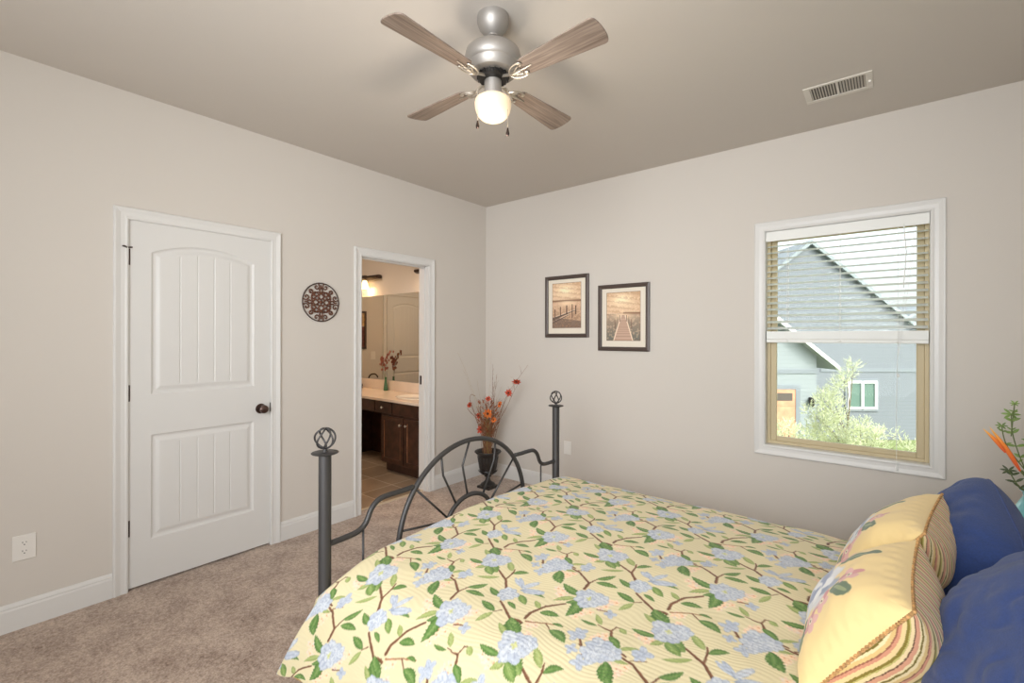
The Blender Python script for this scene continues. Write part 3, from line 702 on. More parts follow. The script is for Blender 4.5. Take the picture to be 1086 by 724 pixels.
NAVY = mat('navy_linen', (44, 68, 126), .85, bump=(420, .22, 4), vary=(160, .12)); NAVY.node_tree.nodes['Principled BSDF'].inputs['Sheen Weight'].default_value = .12
def pillow(c, ax, ay, w, h, t, label, seed):
    root = thing('bed_pillow', label, 'pillow'); root.matrix_world = frame_m(c, ax, ay); root['group'] = 'navy bed pillows'
    n = 111; U, V, X, Y, tz = puff(n, w, h, t, .05); rc = 1-.14*np.abs(U)**3*np.abs(V)**3; X = X*rc; Y = Y*rc
    def wrk(sg):
        q = np.zeros_like(X)
        for i in range(n):
            for j in range(n):
                x, y = X[i, j], Y[i, j]; e = max(abs(U[i, j]), abs(V[i, j]))
                a = fn(x+sg, y, seed, 4)*.020-.008*math.exp(-(fn(x*1.1+y*.6, y*1.6, seed+sg*3, 4.5)*5)**2)-.004*math.exp(-(fn(x*1.5+y, y*2.2-x, seed*2+sg, 7)*5)**2)+fn(x, y, seed*2+sg, 30)*.0012
                q[i, j] = (a+.006)*min(1, (1-e)*5)
        return q
    grid_obj('pillowcase', X, Y, tz+wrk(0), NAVY, root)
    grid_obj('pillowcase_back', X[:, ::-1], Y[:, ::-1], -(tz+wrk(5))[:, ::-1], NAVY, root)
    ed = [(X[0, j], Y[0, j], 0) for j in range(0, n, 2)]+[(X[i, n-1], Y[i, n-1], 0) for i in range(2, n, 2)]+[(X[n-1, j], Y[n-1, j], 0) for j in range(n-3, -1, -2)]+[(X[i, 0], Y[i, 0], 0) for i in range(n-3, 0, -2)]
    MB().tube(ed, .004, 6, closed=True).build('seam', NAVY, root, smooth=True)
    return root
pillow((3.45, -2.20, .720), (0, -1, 0), (.20, 0, .34), .76, .46, .24, 'navy blue bed pillow nearest to the camera, behind the yellow cushion', 2.3)
pillow((3.455, -1.34, .690), (.04, -1, -.22), (.19, 0, .34), .62, .35, .25, 'navy blue bed pillow farther away, next to the teal vase', 8.1)

# ------------------------------------------------------------------ ceiling fan
FXc, FYc = 1.947, -2.095
fan = thing('ceiling_fan', 'brushed nickel ceiling fan with four greyish wood blades and a glass light', 'ceiling fan', (FXc, FYc, H), math.radians(-1.2))
b = MB().lathe([(.066, 0), (.067, -.012), (.066, -.030), (.058, -.050), (.040, -.072), (.026, -.082), (.026, -.088), (.018, -.090), (.018, -.080), (0, -.080)], n=40); b.build('canopy', STEEL, fan, auto=True)
b = MB().lathe([(.0, -.08), (.0105, -.081), (.0105, -.150), (0, -.15)], n=20); b.build('downrod', STEEL, fan, auto=True)
b = MB().lathe([(0, -.118), (.016, -.118), (.020, -.124), (.060, -.128), (.095, -.138), (.112, -.152), (.117, -.172), (.117, -.196), (.110, -.206), (.107, -.208), (.104, -.226), (.092, -.240), (.060, -.246), (0, -.246)], n=48); b.build('motor_housing', STEEL, fan, auto=True)
b = MB().lathe([(0, -.244), (.062, -.244), (.064, -.262), (.056, -.270), (0, -.270)], n=36)
for k in range(18):
    a = 2*PI*k/18; b.obox((.0635*math.cos(a), .0635*math.sin(a), -.254), (.004*math.cos(a), .004*math.sin(a), 0), (-.003*math.sin(a), .003*math.cos(a), 0), (0, 0, .008))
b.build('flywheel', mat('dark_vent', (60, 58, 56), .4, .8), fan, auto=True)
b = MB().lathe([(0, -.268), (.036, -.268), (.036, -.318), (.044, -.322), (.046, -.336), (.044, -.340), (0, -.340)], n=36); b.build('switch_housing', STEEL, fan, auto=True)
def blade_mat():
    m = mat('grey_washed_wood', (168, 146, 128), .45); nt = m.node_tree; b_ = nt.nodes['Principled BSDF']
    tc = nt.nodes.new('ShaderNodeTexCoord'); mp = nt.nodes.new('ShaderNodeMapping'); mp.inputs['Scale'].default_value = (3, 60, 20)
    n = nt.nodes.new('ShaderNodeTexNoise'); n.inputs['Scale'].default_value = 1.6; n.inputs['Detail'].default_value = 6; n.inputs['Distortion'].default_value = .6
    r = nt.nodes.new('ShaderNodeValToRGB'); r.color_ramp.elements[0].position = .3; r.color_ramp.elements[1].position = .72
    r.color_ramp.elements[0].color = (*lin((104, 88, 78)), 1); r.color_ramp.elements[1].color = (*lin((154, 138, 125)), 1)
    nt.links.new(tc.outputs['Object'], mp.inputs[0]); nt.links.new(mp.outputs[0], n.inputs[0]); nt.links.new(n.outputs[0], r.inputs[0]); nt.links.new(r.outputs[0], b_.inputs['Base Color'])
    return m
BLADE = blade_mat()
for k in range(4):
    br = bpy.data.objects.new('blade', None)
    out = []
    r0, r1 = .145, .520
    for i in range(9): a = PI/2+PI*i/8; out.append((r0+.03+.03*math.cos(a), .042*math.sin(a)*1.0))
    for i in range(17):
        a = -PI/2+PI*i/16; out.append((r1-.028+.028*max(0, math.cos(a))**.6, .062*math.sin(a)))
    bb = MB().prism(out, -.003, .003, 'z'); ob = bb.build('blade', BLADE, fan, bevel=.001)
    pitch = math.radians(-11)
    ob.rotation_euler = (Matrix.Rotation(PI/2*k, 3, 'Z') @ Matrix.Rotation(pitch, 3, 'X')).to_euler(); ob.location = (0, 0, -.270)
    c = MB()
    c.tube(spline([(.050, 0, .006), (.085, 0, -.004), (.110, 0, -.012), (.150, 0, -.010)], 5), .0065, 8)
    for s in (-1, 1):
        c.tube(spline([(.095, 0, -.010), (.110, s*.022, -.012), (.135, s*.034, -.010), (.162, s*.034, -.008), (.170, s*.024, -.008), (.160, s*.018, -.008)], 5), .0036, 8)
        c.tube(spline([(.105, 0, -.010), (.125, s*.008, -.011), (.142, s*.018, -.009), (.150, s*.020, -.009)], 5), .003, 8)
        c.lathe([(0, -.005), (.006, -.004), (.006, 0), (0, .001)], (.160, s*.030, -.005), 10)
    c.tube([(.13, 0, -.010), (.205, 0, -.007)], [.0042, .002], 8)
    c.build('blade_bracket', CHROME, ob, auto=True)
def globe_mat():
    m = mat('frosted_glass_lit', (226, 206, 176), .35); b_ = m.node_tree.nodes['Principled BSDF']
    b_.inputs['Emission Color'].default_value = (1, .76, .50, 1); b_.inputs['Emission Strength'].default_value = .36
    return m
b = MB().lathe([(.040, -.336), (.044, -.338), (.062, -.341), (.073, -.349), (.0765, -.362), (.075, -.382), (.070, -.400), (.062, -.415), (.050, -.426), (.034, -.434), (.018, -.440), (.007, -.446), (0, -.448)], n=48)
b.build('lamp_shade', globe_mat(), fan, smooth=True)
for a, L in ((-1.25, .115), (2.9, .10), ):
    pass
camr = Vector((rt.x, rt.y, 0))
for s, z1 in ((-1, -.447), (1, -.478)):
    dirv = Matrix.Rotation(math.radians(1.2), 3, 'Z') @ (camr*s*.062-Vector((fw.x, fw.y, 0))*.030)
    x, y = dirv.x, dirv.y
    c = MB(); c.tube([(x*.55, y*.55, -.305), (x*.9, y*.9, -.306), (x, y, -.318), (x, y, z1)], .0013, 6); c.build('pull_chain', CHROME, fan)
    MB().lathe([(0, 0), (.003, -.001), (.004, -.008), (.0075, -.022), (.0065, -.032), (0, -.036)], (x, y, z1), 12).build('chain_fob', BRONZE, fan, auto=True)
lamp('fan_lamp_light', 'POINT', (FXc, FYc, H-.66), 7, (1, .87, .72), radius=.10)

# ------------------------------------------------------------------ ceiling vent
vt = thing('ceiling_vent', 'white metal air vent grille on the ceiling above the window', 'vent', (3.019, -.516, H))
b = MB(); w, d = .150, .102
def vbox(b, a, c, e, f, g, h): b.box(a, c, e, f, g, h)
b.box(-w, w, -d, -d+.020, -.006, 0); b.box(-w, w, d-.032, d, -.006, 0); b.box(-w, -w+.030, -d+.02, d-.032, -.006, 0); b.box(w-.030, w, -d+.02, d-.032, -.006, 0); b.box(-.006, .006, -d+.02, d-.032, -.006, 0)
b.v = [(x*1.0, y, z) for x, y, z in b.v]
b.build('vent_frame', mat('vent_paint', (222, 216, 206), .4), vt, bevel=.002)
b = MB()
for s in (-1, 1):
    for k in range(9):
        x = s*(.016+k*.0125); b.obox((x, -.006, -.003), (.0035, 0, .003*s), (0, d-.026, 0), (0, 0, .0008))
b.build('louvres', mat('vent_louvre', (214, 208, 198), .4), vt)
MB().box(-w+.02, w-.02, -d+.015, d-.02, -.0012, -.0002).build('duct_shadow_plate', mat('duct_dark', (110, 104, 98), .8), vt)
MB().box(w-.020, w-.008, -.006, .004, -.016, -.006).build('damper_lever', mat('vent_lever', (225, 220, 212), .4), vt)

# ------------------------------------------------------------------ outlets
def outlet(name, label, axis, at, a, z, duplex=True, w=.080, h=.120):
    o = thing(name, label, 'outlet' if duplex else 'wall plate', (0, 0, 0))
    b = MB(); b.box(.0, .005, -w/2, w/2, -h/2, h/2); b.build('cover_plate', PLATE, o, bevel=.002)
    if duplex:
        for s in (-1, 1):
            MB().lathe([(.0165, .003), (.0165, .0062), (0, .0066)], (0, 0, s*.0205), 24, 'x').build('socket', PLATE, o, auto=True)
            c = MB(); c.box(.0060, .0070, -.0072, -.0052, s*.0205+.000, s*.0205+.008); c.box(.0060, .0070, .0052, .0072, s*.0205+.001, s*.0205+.007)
            c.lathe([(.0026, .0060), (.0026, .0070), (0, .0071)], (0, 0, s*.0205-.007), 10, 'x'); c.build('slots', BLACK, o)
    else:
        MB().lathe([(.003, .004), (.003, .0062), (0, .0066)], (0, 0, .030), 12, 'x').build('screw', PLATE, o, auto=True); MB().lathe([(.003, .004), (.003, .0062), (0, .0066)], (0, 0, -.030), 12, 'x').build('screw', PLATE, o, auto=True)
    if axis == 'x': o.location = (at, a, z)
    else: o.location = (a, at, z); o.rotation_euler = (0, 0, -PI/2)
    return o
outlet('wall_outlet', 'white duplex outlet on the left wall beside the closed door', 'x', 0, -3.297, .384)
outlet('wall_outlet', 'small white wall plate on the far wall to the right of the bed post', 'y', 0, .995, .408, duplex=False, w=.074, h=.115)
outlet('light_switch', 'beige light switch plate seen in the bathroom mirror', 'x', BX, -.93, 1.12, duplex=False, w=.08, h=.12)

# ------------------------------------------------------------------ round openwork wall plaque
pl = thing('wall_plaque', 'round bronze openwork scroll plaque on wall between door and bathroom doorway', 'wall decoration', (0, -1.798, 1.652))
PM = mat('plaque_rim', (78, 62, 56), .45, .5); PC = mat('plaque_copper_scrolls', (112, 74, 58), .45, .4, vary=(50, .35))
R0 = .139
MB().tube([(.010, R0*math.cos(2*PI*i/48), R0*math.sin(2*PI*i/48)) for i in range(48)], .0042, 8, closed=True).build('rim', PM, pl, smooth=True)
b = MB()
def sc(pts, r=.0038):
    b.tube(spline([(.010, p[0], p[1]) for p in pts], 5), r*1.25, 6)
for q in range(4):
    a0 = q*PI/2
    def rot(p, a=a0): return (p[0]*math.cos(a)-p[1]*math.sin(a), p[0]*math.sin(a)+p[1]*math.cos(a))
    sc([rot((0, .018)), rot((.020, .040)), rot((0, .062)), rot((-.020, .040)), rot((0, .018))], .0045)
    for s in (-1, 1):
        sc([rot(p) for p in [(0, .060), (s*.026, .074), (s*.048, .062), (s*.046, .044), (s*.032, .042), (s*.030, .052)]])
        sc([rot(p) for p in [(s*.020, .136), (s*.014, .110), (s*.030, .094), (s*.046, .104), (s*.040, .118), (s*.030, .112)]])
        sc([rot(p) for p in [(s*.062, .062), (s*.066, .084), (s*.082, .088), (s*.088, .076), (s*.078, .070)]])
        sc([rot(p) for p in [(0, .062), (s*.012, .088), (0, .108), (0, .124)]])
        sc([rot(p) for p in [(s*.048, .062), (s*.072, .048), (s*.064, .026), (s*.040, .020), (s*.018, .018)]])
b.lathe([(.012, .004), (.014, .010), (.008, .014), (0, .015)], (0, 0, 0), 16, 'x')
b.build('scrollwork', PC, pl, smooth=True)

# ------------------------------------------------------------------ framed pictures
def paint_pier(kind, n=(150, 104)):
    h, w = n; V, U = np.meshgrid(np.linspace(1, 0, h), np.linspace(0, 1, w), indexing='ij')   # V up
    rs = np.random.default_rng(kind+4); nzz = sm(rs.random((h, w)), 5); nzz = (nzz-nzz.min())/(nzz.max()-nzz.min()); st = sm(rs.random((h, 1))*np.ones((1, w)), 1); 
    cl = np.zeros((h, w, 3))
    def mixc(m, c): 
        mm = np.clip(m, 0, 1)[..., None]; cl[:] = cl*(1-mm)+np.array(c)*mm
    hz = .60 if kind == 0 else .56
    cl[:] = (222, 190, 158); mixc((V-hz)/(1-hz), (196, 158, 124)); mixc(np.exp(-(((U-.45)/.35)**2+((V-.84)/.14)**2))*1.0, (248, 226, 190))
    mixc((np.sin(V*60+U*6+nzz*5) > .5)*(V > hz)*.35, (178, 138, 106)); mixc((nzz > .6)*(V > hz)*.3, (246, 224, 190))
    wat = (V < hz); mixc(wat*1.0, (206, 170, 140) if kind == 0 else (170, 144, 122)); mixc(wat*np.clip((hz-V)/hz*1.1, 0, 1), (150, 118, 94) if kind == 0 else (112, 108, 98)); mixc(wat*(nzz > .55)*.4, (226, 192, 160))
    mixc(np.exp(-((V-hz)/.022)**2)*((U > .5) | (kind == 0)), (126, 92, 70)); mixc(wat*np.exp(-((U-.5)/.3)**2)*np.exp(-((V-hz+.05)/.08)**2)*.8, (240, 212, 178))
    if kind == 0:
        for (u0, v0, u1, v1, th) in [(.0, .20, .84, .40, .030), (0, .12, .6, .30, .02)]:
            line = v0+(v1-v0)*(U-u0)/(u1-u0); mixc(((np.abs(V-line) < th*(1.15-U)) & (U < u1))*1.0, (96, 80, 70)); mixc(((np.abs(V-line-th*(1.1-U)) < .008) & (U < u1))*1.0, (216, 190, 166))
        for (u, vt, vb) in [(.10, .42, .14), (.29, .47, .28), (.51, .50, .30), (.70, .52, .22), (.82, .49, .30)]:
            mixc(((np.abs(U-u) < .016) & (V < vt) & (V > vb))*1.0, (88, 66, 54))
        mixc(((V < .25-U*.1) & (nzz > .35))*.7, (110, 92, 82))
    else:
        hw = .05+.24*np.clip((hz-.02-V)/(hz), 0, 1); pier = (np.abs(U-.5) < hw) & (V < hz-.03)
        mixc(pier*1.0, (190, 158, 138)); mixc(pier*(np.sin(1/np.maximum(.04, (hz+.05-V))*9*3) > .3)*.35, (140, 110, 94)); mixc(((np.abs(np.abs(U-.5)-hw) < .016) & (V < hz-.03))*1.0, (226, 204, 180))
        for s in (-1, 1):
            for (q, vt) in ((.10, .53), (.16, .50), (.24, .44)): mixc(((np.abs(U-.5-s*q) < .008) & (V < vt) & (V > vt-.10-q*.4))*.9, (110, 82, 66))
    e = np.minimum(np.minimum(U, 1-U)*w, np.minimum(V, 1-V)*h); mixc((e < 1.5)*.8, (130, 104, 84))
    return cl
FRAMEM = mat('espresso_frame', (80, 67, 61), .4, bump=(300, .05)); MATB = mat('cream_mat_board', (236, 226, 210), .8)
def picture(x0, x1, z0, z1, kind, label, fwid=.030, mw=.052):
    o = thing('framed_picture', label, 'picture', ((x0+x1)/2, 0, (z0+z1)/2)); w, h = (x1-x0)/2, (z1-z0)/2
    prof_ = [(0, 0), (0, .010), (.004, .016), (.012, .021), (.022, .020), (fwid, .016), (fwid, 0)]
    cf = casing('frame', 'y', 0, -1, [(-w+fwid, -h+fwid), (-w+fwid, h-fwid), (w-fwid, h-fwid), (w-fwid, -h+fwid)], prof_, FRAMEM, closed=True); cf.parent = o
    MB().box(-w+fwid, w-fwid, -.007, -.001, -h+fwid, h-fwid).build('mat_board', MATB, o)
    aw, ah = w-fwid-mw+.008, h-.075; cl = np.clip(paint_pier(kind)*1.06+6, 0, 255); hh, ww = cl.shape[:2]
    X, Z = np.meshgrid(np.linspace(-aw, aw, ww), np.linspace(ah, -ah, hh)+.009); grid_obj('print', X, np.full_like(X, -.0078), Z, mat_attr('sepia_print', .6), o, col=slin(cl), smooth=False)
    return o
picture(.756, 1.213, 1.398, 1.955, 0, 'framed sepia print of a side-on jetty, left of the two, hung higher', .034, .050)
picture(1.307, 1.762, 1.287, 1.840, 1, 'framed sepia print of a pier seen head-on, right of the two, hung lower', .034, .050)

# ------------------------------------------------------------------ urn with dried flowers
UX, UY = .335, -.335
urn = thing('urn_planter', 'black pedestal urn planter on the carpet in the room corner', 'urn', (UX, UY, 0))
BURN = mat('black_cast_resin', (42, 38, 36), .35, bump=(90, .2))
MB().box(-.072, .072, -.072, .072, 0, .022).build('plinth', BURN, urn, bevel=.004)
MB().lathe([(.068, .022), (.070, .030), (.062, .042), (.040, .054), (.026, .070), (.022, .090), (.026, .100), (.034, .106), (.034, .112), (.026, .118), (.026, .124)], n=32).build('foot', BURN, urn, auto=True)
MB().lathe([(.026, .122), (.052, .128), (.070, .140), (.078, .155), (.074, .166), (.080, .180), (.088, .230), (.094, .285), (.100, .310), (.118, .326), (.124, .334), (.120, .342), (.104, .340), (.092, .325), (.086, .290), (0, .285)], n=36).build('bowl', BURN, urn, auto=True)
b = MB()
for k in range(20):
    a = 2*PI*k/20; b.leaf((.052*math.cos(a), .052*math.sin(a), .126), (.55*math.cos(a), .55*math.sin(a), .6), (math.cos(a), math.sin(a), .1), .055, .020, -.1)
    b.tube([(.079*math.cos(a), .079*math.sin(a), .185), (.0955*math.cos(a), .0955*math.sin(a), .290)], .004, 6)
    b.lathe([(0, -.006), (.008, 0), (0, .006)], (.120*math.cos(a), .120*math.sin(a), .334), 6)
b.build('gadroon_trim', BURN, urn, smooth=True)
bq = thing('dried_flower_bouquet', 'dried twig and orange flower bouquet standing in the black urn', 'flowers', (UX, UY, .29))
TWIG = mat('brown_twigs', (142, 98, 70), .8, vary=(30, .4)); STRAW = mat('straw_grass', (176, 146, 84), .8, vary=(20, .3))
ORG = mat('orange_petals', (222, 116, 44), .7, vary=(40, .25)); RED = mat('rust_red_petals', (196, 72, 44), .7, vary=(40, .25)); FCORE = mat('dark_flower_centre', (90, 40, 26), .8)
rs = random.Random(21)
def stem(b, tip, r=.0022, wav=.02, start=None, n=9):
    st_ = Vector(start or (rs.uniform(-.03, .03), rs.uniform(-.03, .03), .0)); tip = Vector(tip); pts = []
    side = Vector((rs.uniform(-1, 1), rs.uniform(-1, 1), 0))
    for i in range(n):
        t = i/(n-1); p = st_.lerp(tip, t); p.x += (tip.x-st_.x)*(t*t-t)*.5; p.y += (tip.y-st_.y)*(t*t-t)*.5
        p += side*wav*math.sin(t*PI*2.3)+Vector((rs.uniform(-1, 1), rs.uniform(-1, 1), 0))*.004*(0 < i < n-1); pts.append(p)
    b.tube(pts, [r*(1-.65*i/(n-1)) for i in range(n)], 5); return pts
tips = []
b = MB()
for k in range(90):
    a = rs.uniform(0, 2*PI); sp_ = rs.uniform(.03, .17); h = rs.uniform(.28, .56)
    P = stem(b, (sp_*math.cos(a), sp_*math.sin(a)*.8, h), .0022, .012)
    for j in (5, 7):
        q = P[j]; stem(b, (q.x+rs.uniform(-.05, .05), q.y+rs.uniform(-.04, .04), q.z+rs.uniform(.03, .10)), .0014, .004, start=tuple(q), n=4)
# long bare twigs as in the arrangement
for tip in [(.045, .02, .86), (.085, .02, .76), (.05, .05, .70), (.40, .06, .86), (.34, .05, .70)]:
    P = stem(b, (tip[0], tip[1], tip[2]), .0030, .018, n=12)
    for j in (6, 8, 9, 10):
        q = P[j]; stem(b, (q.x+rs.uniform(-.05, .05), q.y+rs.uniform(-.03, .03), q.z+rs.uniform(.04, .09)), .0015, .004, start=tuple(q), n=4)
for pts in ([(-.02, 0, 0), (-.10, .0, .22), (-.16, -.02, .40), (-.215, -.02, .50), (-.20, -.02, .56), (-.15, -.02, .55)], [(-.02, 0, 0), (-.09, 0, .22), (-.16, 0, .34), (-.22, 0, .38), (-.27, 0, .42)]):
    b.tube(spline(pts, 6), .0024, 5)
b.build('twigs', TWIG, bq, smooth=True)
b = MB()
for k in range(60):
    a = rs.uniform(0, 2*PI); sp_ = rs.uniform(.02, .09); stem(b, (sp_*math.cos(a), sp_*math.sin(a), rs.uniform(.14, .42)), .0017, .004)
for tip in [(-.300, -.10, .955), (-.27, -.06, .80), (.02, .03, .98), (-.14, .0, .70), (.16, 0, .66)]: stem(b, tip, .0011, .02, n=12)
gr = b.build('dried_grass', STRAW, bq, smooth=True)
b = MB()
for k in range(95):
    a = rs.uniform(0, 2*PI); h = rs.uniform(.12, .50); sp_ = .02+.22*h*rs.random(); p = (sp_*math.cos(a), sp_*math.sin(a), h)
    b.leaf(p, (math.cos(a)*.6, math.sin(a)*.6, .8), (rs.uniform(-1, 1), rs.uniform(-1, 1), .3), rs.uniform(.03, .055), rs.uniform(.008, .016), .1, 3)
b.build('rust_leaves', mat('rust_leaves', (150, 84, 50), .8, vary=(25, .4)), bq, smooth=True)
def blossom(c, face, r, m1, n=8):
    c = Vector(c); f = Vector(face).normalized(); u = f.orthogonal().normalized(); v = f.cross(u); b = MB()
    for k in range(n):
        a = 2*PI*k/n+rs.uniform(-.1, .1); d = u*math.cos(a)+v*math.sin(a)+f*.22; b.leaf(c, d, f, r*rs.uniform(.85, 1.1), r*.52, .1, 4)
    for k in range(n-2):
        a = 2*PI*k/(n-2)+.3; d = u*math.cos(a)+v*math.sin(a)+f*.6; b.leaf(c+f*.003, d, f, r*.6, r*.34, .1, 4)
    o = b.build('flower', m1, bq, smooth=True); q = MB().lathe([(0, -.006), (.35*r*.6, 0), (.25*r, .006), (0, .010)], n=12)
    mm = f.to_track_quat('Z', 'Y').to_matrix(); q.v = [tuple(mm @ Vector(p)+c+f*.004) for p in q.v]; q.build('flower_centre', FCORE, o, smooth=True)
    t = MB(); stem(t, tuple(c-f*.004), .0020, .006); t.build('flower_stem', TWIG, o, smooth=True)
tocam = Vector((2.9, -3.2, .8)).normalized()
for (x, z, r, m1, fc) in [(.689, 1.011, .042, RED, (.4, -.5, -.6)), (.60, .900, .036, RED, (.5, -.7, .4)), (.500, .790, .034, ORG, (-.2, -.8, .3)), (.352, .690, .052, ORG, (.45, -.85, .1)), (.268, .535, .046, RED, (.4, -.9, .0)), (.120, .750, .036, RED, (0, -.8, .4)), (.356, .827, .030, RED, (.3, -.6, .5)), (.24, .66, .034, RED, (.2, -.9, .2)), (.42, .64, .03, ORG, (.6, -.6, .3))]:
    blossom((x-UX, -.02, z-.29), fc, r, m1)

# ------------------------------------------------------------------ nightstand, teal vase and its flowers
ns_ = thing('nightstand', 'dark wood nightstand in the corner behind the navy pillows', 'nightstand', (3.60, -.715, 0))
b = MB().box(-.215, .215, -.17, .17, .475, .50); b.build('tabletop', DARKWOOD, ns_, bevel=.004)
MB().box(-.195, .195, -.155, .155, .18, .475).build('body', DARKWOOD, ns_, bevel=.003)
for sx in (-1, 1):
    for sy in (-1, 1): MB().box(sx*.17-.02, sx*.17+.02, sy*.13-.02, sy*.13+.02, 0, .18).build('leg', DARKWOOD, ns_, bevel=.003)
dr = MB().box(-.203, -.195, -.14, .14, .33, .46).build('drawer', DARKWOOD, ns_, bevel=.003); MB().lathe([(.006, 0), (.006, -.012), (.013, -.016), (.011, -.024), (0, -.026)], (-.203, 0, .395), 16, 'x').build('knob', BRONZE, dr, auto=True)
TEAL = mat('teal_glazed_vase', (120, 196, 204), .15, coat=.5)
vs_ = MB().lathe([(.055, 0), (.085, .02), (.112, .07), (.116, .11), (.102, .17), (.076, .225), (.062, .255), (.066, .272), (.072, .278), (.066, .280), (.055, .262), (.058, .24), (0, .20)], n=40).build('vase', TEAL, None, smooth=True)
vs_.location = (3.725, -.75, .50); tag(vs_, 'teal glazed vase standing on the nightstand in the corner', 'vase')
af = thing('artificial_flower_stems', 'orange bird-of-paradise and green leafy stems in the teal vase', 'flowers', (3.725, -.75, .71))
GRN = mat('leaf_green', (120, 146, 72), .6, vary=(30, .3)); STG = mat('green_stem', (96, 108, 60), .6)
def bop(p0, p1, w, nm='bird_of_paradise'):
    m = bpy.data.materials.new('orange_yellow_petal'); m.use_nodes = True; nt = m.node_tree; bs = nt.nodes['Principled BSDF']; bs.inputs['Roughness'].default_value = .5
    a = nt.nodes.new('ShaderNodeAttribute'); a.attribute_name = 'Col'; nt.links.new(a.outputs['Color'], bs.inputs['Base Color'])
    n = 24; t = np.linspace(0, 1, n); P0, P1 = np.array(p0), np.array(p1); d = (P1-P0)/np.linalg.norm(P1-P0); side = np.cross(d, (0, -1, 0)); side /= np.linalg.norm(side); nn = np.cross(side, d)
    k = 9; th = np.linspace(0, 2*PI, k); T_, TH_ = np.meshgrid(t, th, indexing='ij'); ww = w*np.sin(PI*np.clip(T_*.9+.08, 0, 1))**.8*(1-T_*.35)
    Pp = P0+T_[..., None]*(P1-P0)+(ww*np.cos(TH_))[..., None]*side+(ww*.45*np.sin(TH_))[..., None]*nn+(.004*np.sin(T_*PI))[..., None]*side
    c0, c1, c2 = np.array((222, 84, 40)), np.array((244, 132, 40)), np.array((250, 196, 90)); cc = np.where(T_[..., None] < .55, c0+(c1-c0)*(T_[..., None]/.55), c1+(c2-c1)*((T_[..., None]-.55)/.45))
    return grid_obj('petal', Pp[..., 0], Pp[..., 1], Pp[..., 2], m, af, col=slin(cc))
def lc(x, y, z): return (x-3.725, y+.75, z-.71)
bop(lc(3.648, -.80, .862), lc(3.560, -.80, 1.030), .0095); bop(lc(3.605, -.81, .932), lc(3.540, -.81, 1.022), .0085)
MB().tube(spline([lc(3.725, -.75, .70), lc(3.71, -.77, .77), lc(3.650, -.80, .865)], 6), .005, 8).build('flower_stem', STG, af, smooth=True)
def leafy(pts, seed, nl=9, L=.035, mats=GRN):
    r_ = random.Random(seed); P = spline([lc(*p) for p in pts], 8); q = MB().tube(P, .0022, 6).build('leafy_stem', STG, af, smooth=True); b = MB()
    for k in range(nl):
        i = int(len(P)*(.25+.75*k/nl)); p = P[min(i, len(P)-1)]
        for s in (-1, 1): b.leaf(p, (s*.8, r_.uniform(-.4, .4), r_.uniform(.1, .9)), (0, -1, .4), L*r_.uniform(.7, 1.2), L*.38, .15, 4)
    p = P[-1]
    for k in range(6): a = 2*PI*k/6; b.leaf(p-Vector((0, 0, .0)), (math.cos(a), .2, math.sin(a)*.6), (0, -1, .2), L*1.0, L*.3, .1, 4)
    b.build('leaves', mats, q, smooth=True)
leafy([(3.72, -.75, .70), (3.66, -.78, .88), (3.628, -.80, 1.0), (3.622, -.80, 1.09)], 1, 5, .030)
leafy([(3.622, -.80, 1.0), (3.626, -.80, 1.06), (3.632, -.80, 1.135)], 5, 3, .016)
leafy([(3.72, -.75, .70), (3.70, -.78, .80), (3.615, -.79, .95), (3.595, -.80, 1.04)], 2, 5, .020)
leafy([(3.72, -.75, .70), (3.69, -.78, .76), (3.645, -.79, .80), (3.615, -.80, .86)], 3, 6, .026, mat('dark_leaf', (70, 82, 48), .6))
leafy([(3.72, -.75, .70), (3.73, -.78, .85), (3.69, -.79, .97), (3.70, -.80, 1.08)], 4, 8, .032)

# ------------------------------------------------------------------ bathroom
van = thing('bathroom_vanity', 'dark espresso wood vanity cabinet seen through the bathroom doorway', 'cabinet', (-1.3, -.42, 0))
def rv(b): l = van.location; b.v = [(x-l[0], y-l[1], z-l[2]) for x, y, z in b.v]; return b
VF = -.655; vb = BY-.005
b = MB(); b.box(-.89, -.13, VF+.02, vb, .10, .735); b.box(-2.35, -1.72, VF+.02, vb, .10, .735); b.box(-1.72, -.89, VF+.02, vb, .60, .735); b.box(-1.72, -.89, vb-.02, vb, 0, .60); b.box(-.89, -.13, VF+.08, vb, 0, .10); b.box(-2.35, -1.72, VF+.08, vb, 0, .10)
rv(b).build('body', DARKWOOD, van, bevel=.002)
WEAR = mat('worn_wood_edge', (168, 116, 82), .4, vary=(12, .3))
def shaker(x0, x1, z0, z1, nm, kn=None):
    b = MB(); ring(b, x0, x1, z0, z1, .045, VF, VF+.020); b.box(x0+.04, x1-.04, VF+.008, VF+.018, z0+.04, z1-.04); o = rv(b).build(nm, DARKWOOD, van, bevel=.002)
    for s, xx in ((1, x0+.045), (-1, x1-.045)): rv(MB().box(xx, xx+s*.006, VF+.003, VF+.008, z0+.045, z1-.045)).build('moulding', WEAR, o)
    if kn:
        k = MB().lathe([(.005, 0), (.005, -.012), (.011, -.016), (.013, -.022), (.009, -.028), (0, -.029)], (0, 0, 0), 16, 'y'); k.v = [(x+kn[0], y+VF, z+kn[1]) for x, y, z in k.v]; rv(k).build('knob', CHROME, o, auto=True)
shaker(-.875, -.515, .115, .585, 'door', (-.545, .515)); shaker(-.500, -.145, .115, .585, 'door', (-.455, .520))
def flatd(x0, x1, z0, z1, nm, kn=None):
    o = rv(MB().box(x0, x1, VF, VF+.02, z0, z1)).build(nm, DARKWOOD, van, bevel=.006)
    if kn:
        k = MB().lathe([(.005, 0), (.005, -.012), (.011, -.016), (.013, -.022), (.009, -.028), (0, -.029)], (0, 0, 0), 16, 'y'); k.v = [(x+kn[0], y+VF, z+kn[1]) for x, y, z in k.v]; rv(k).build('knob', CHROME, o, auto=True)
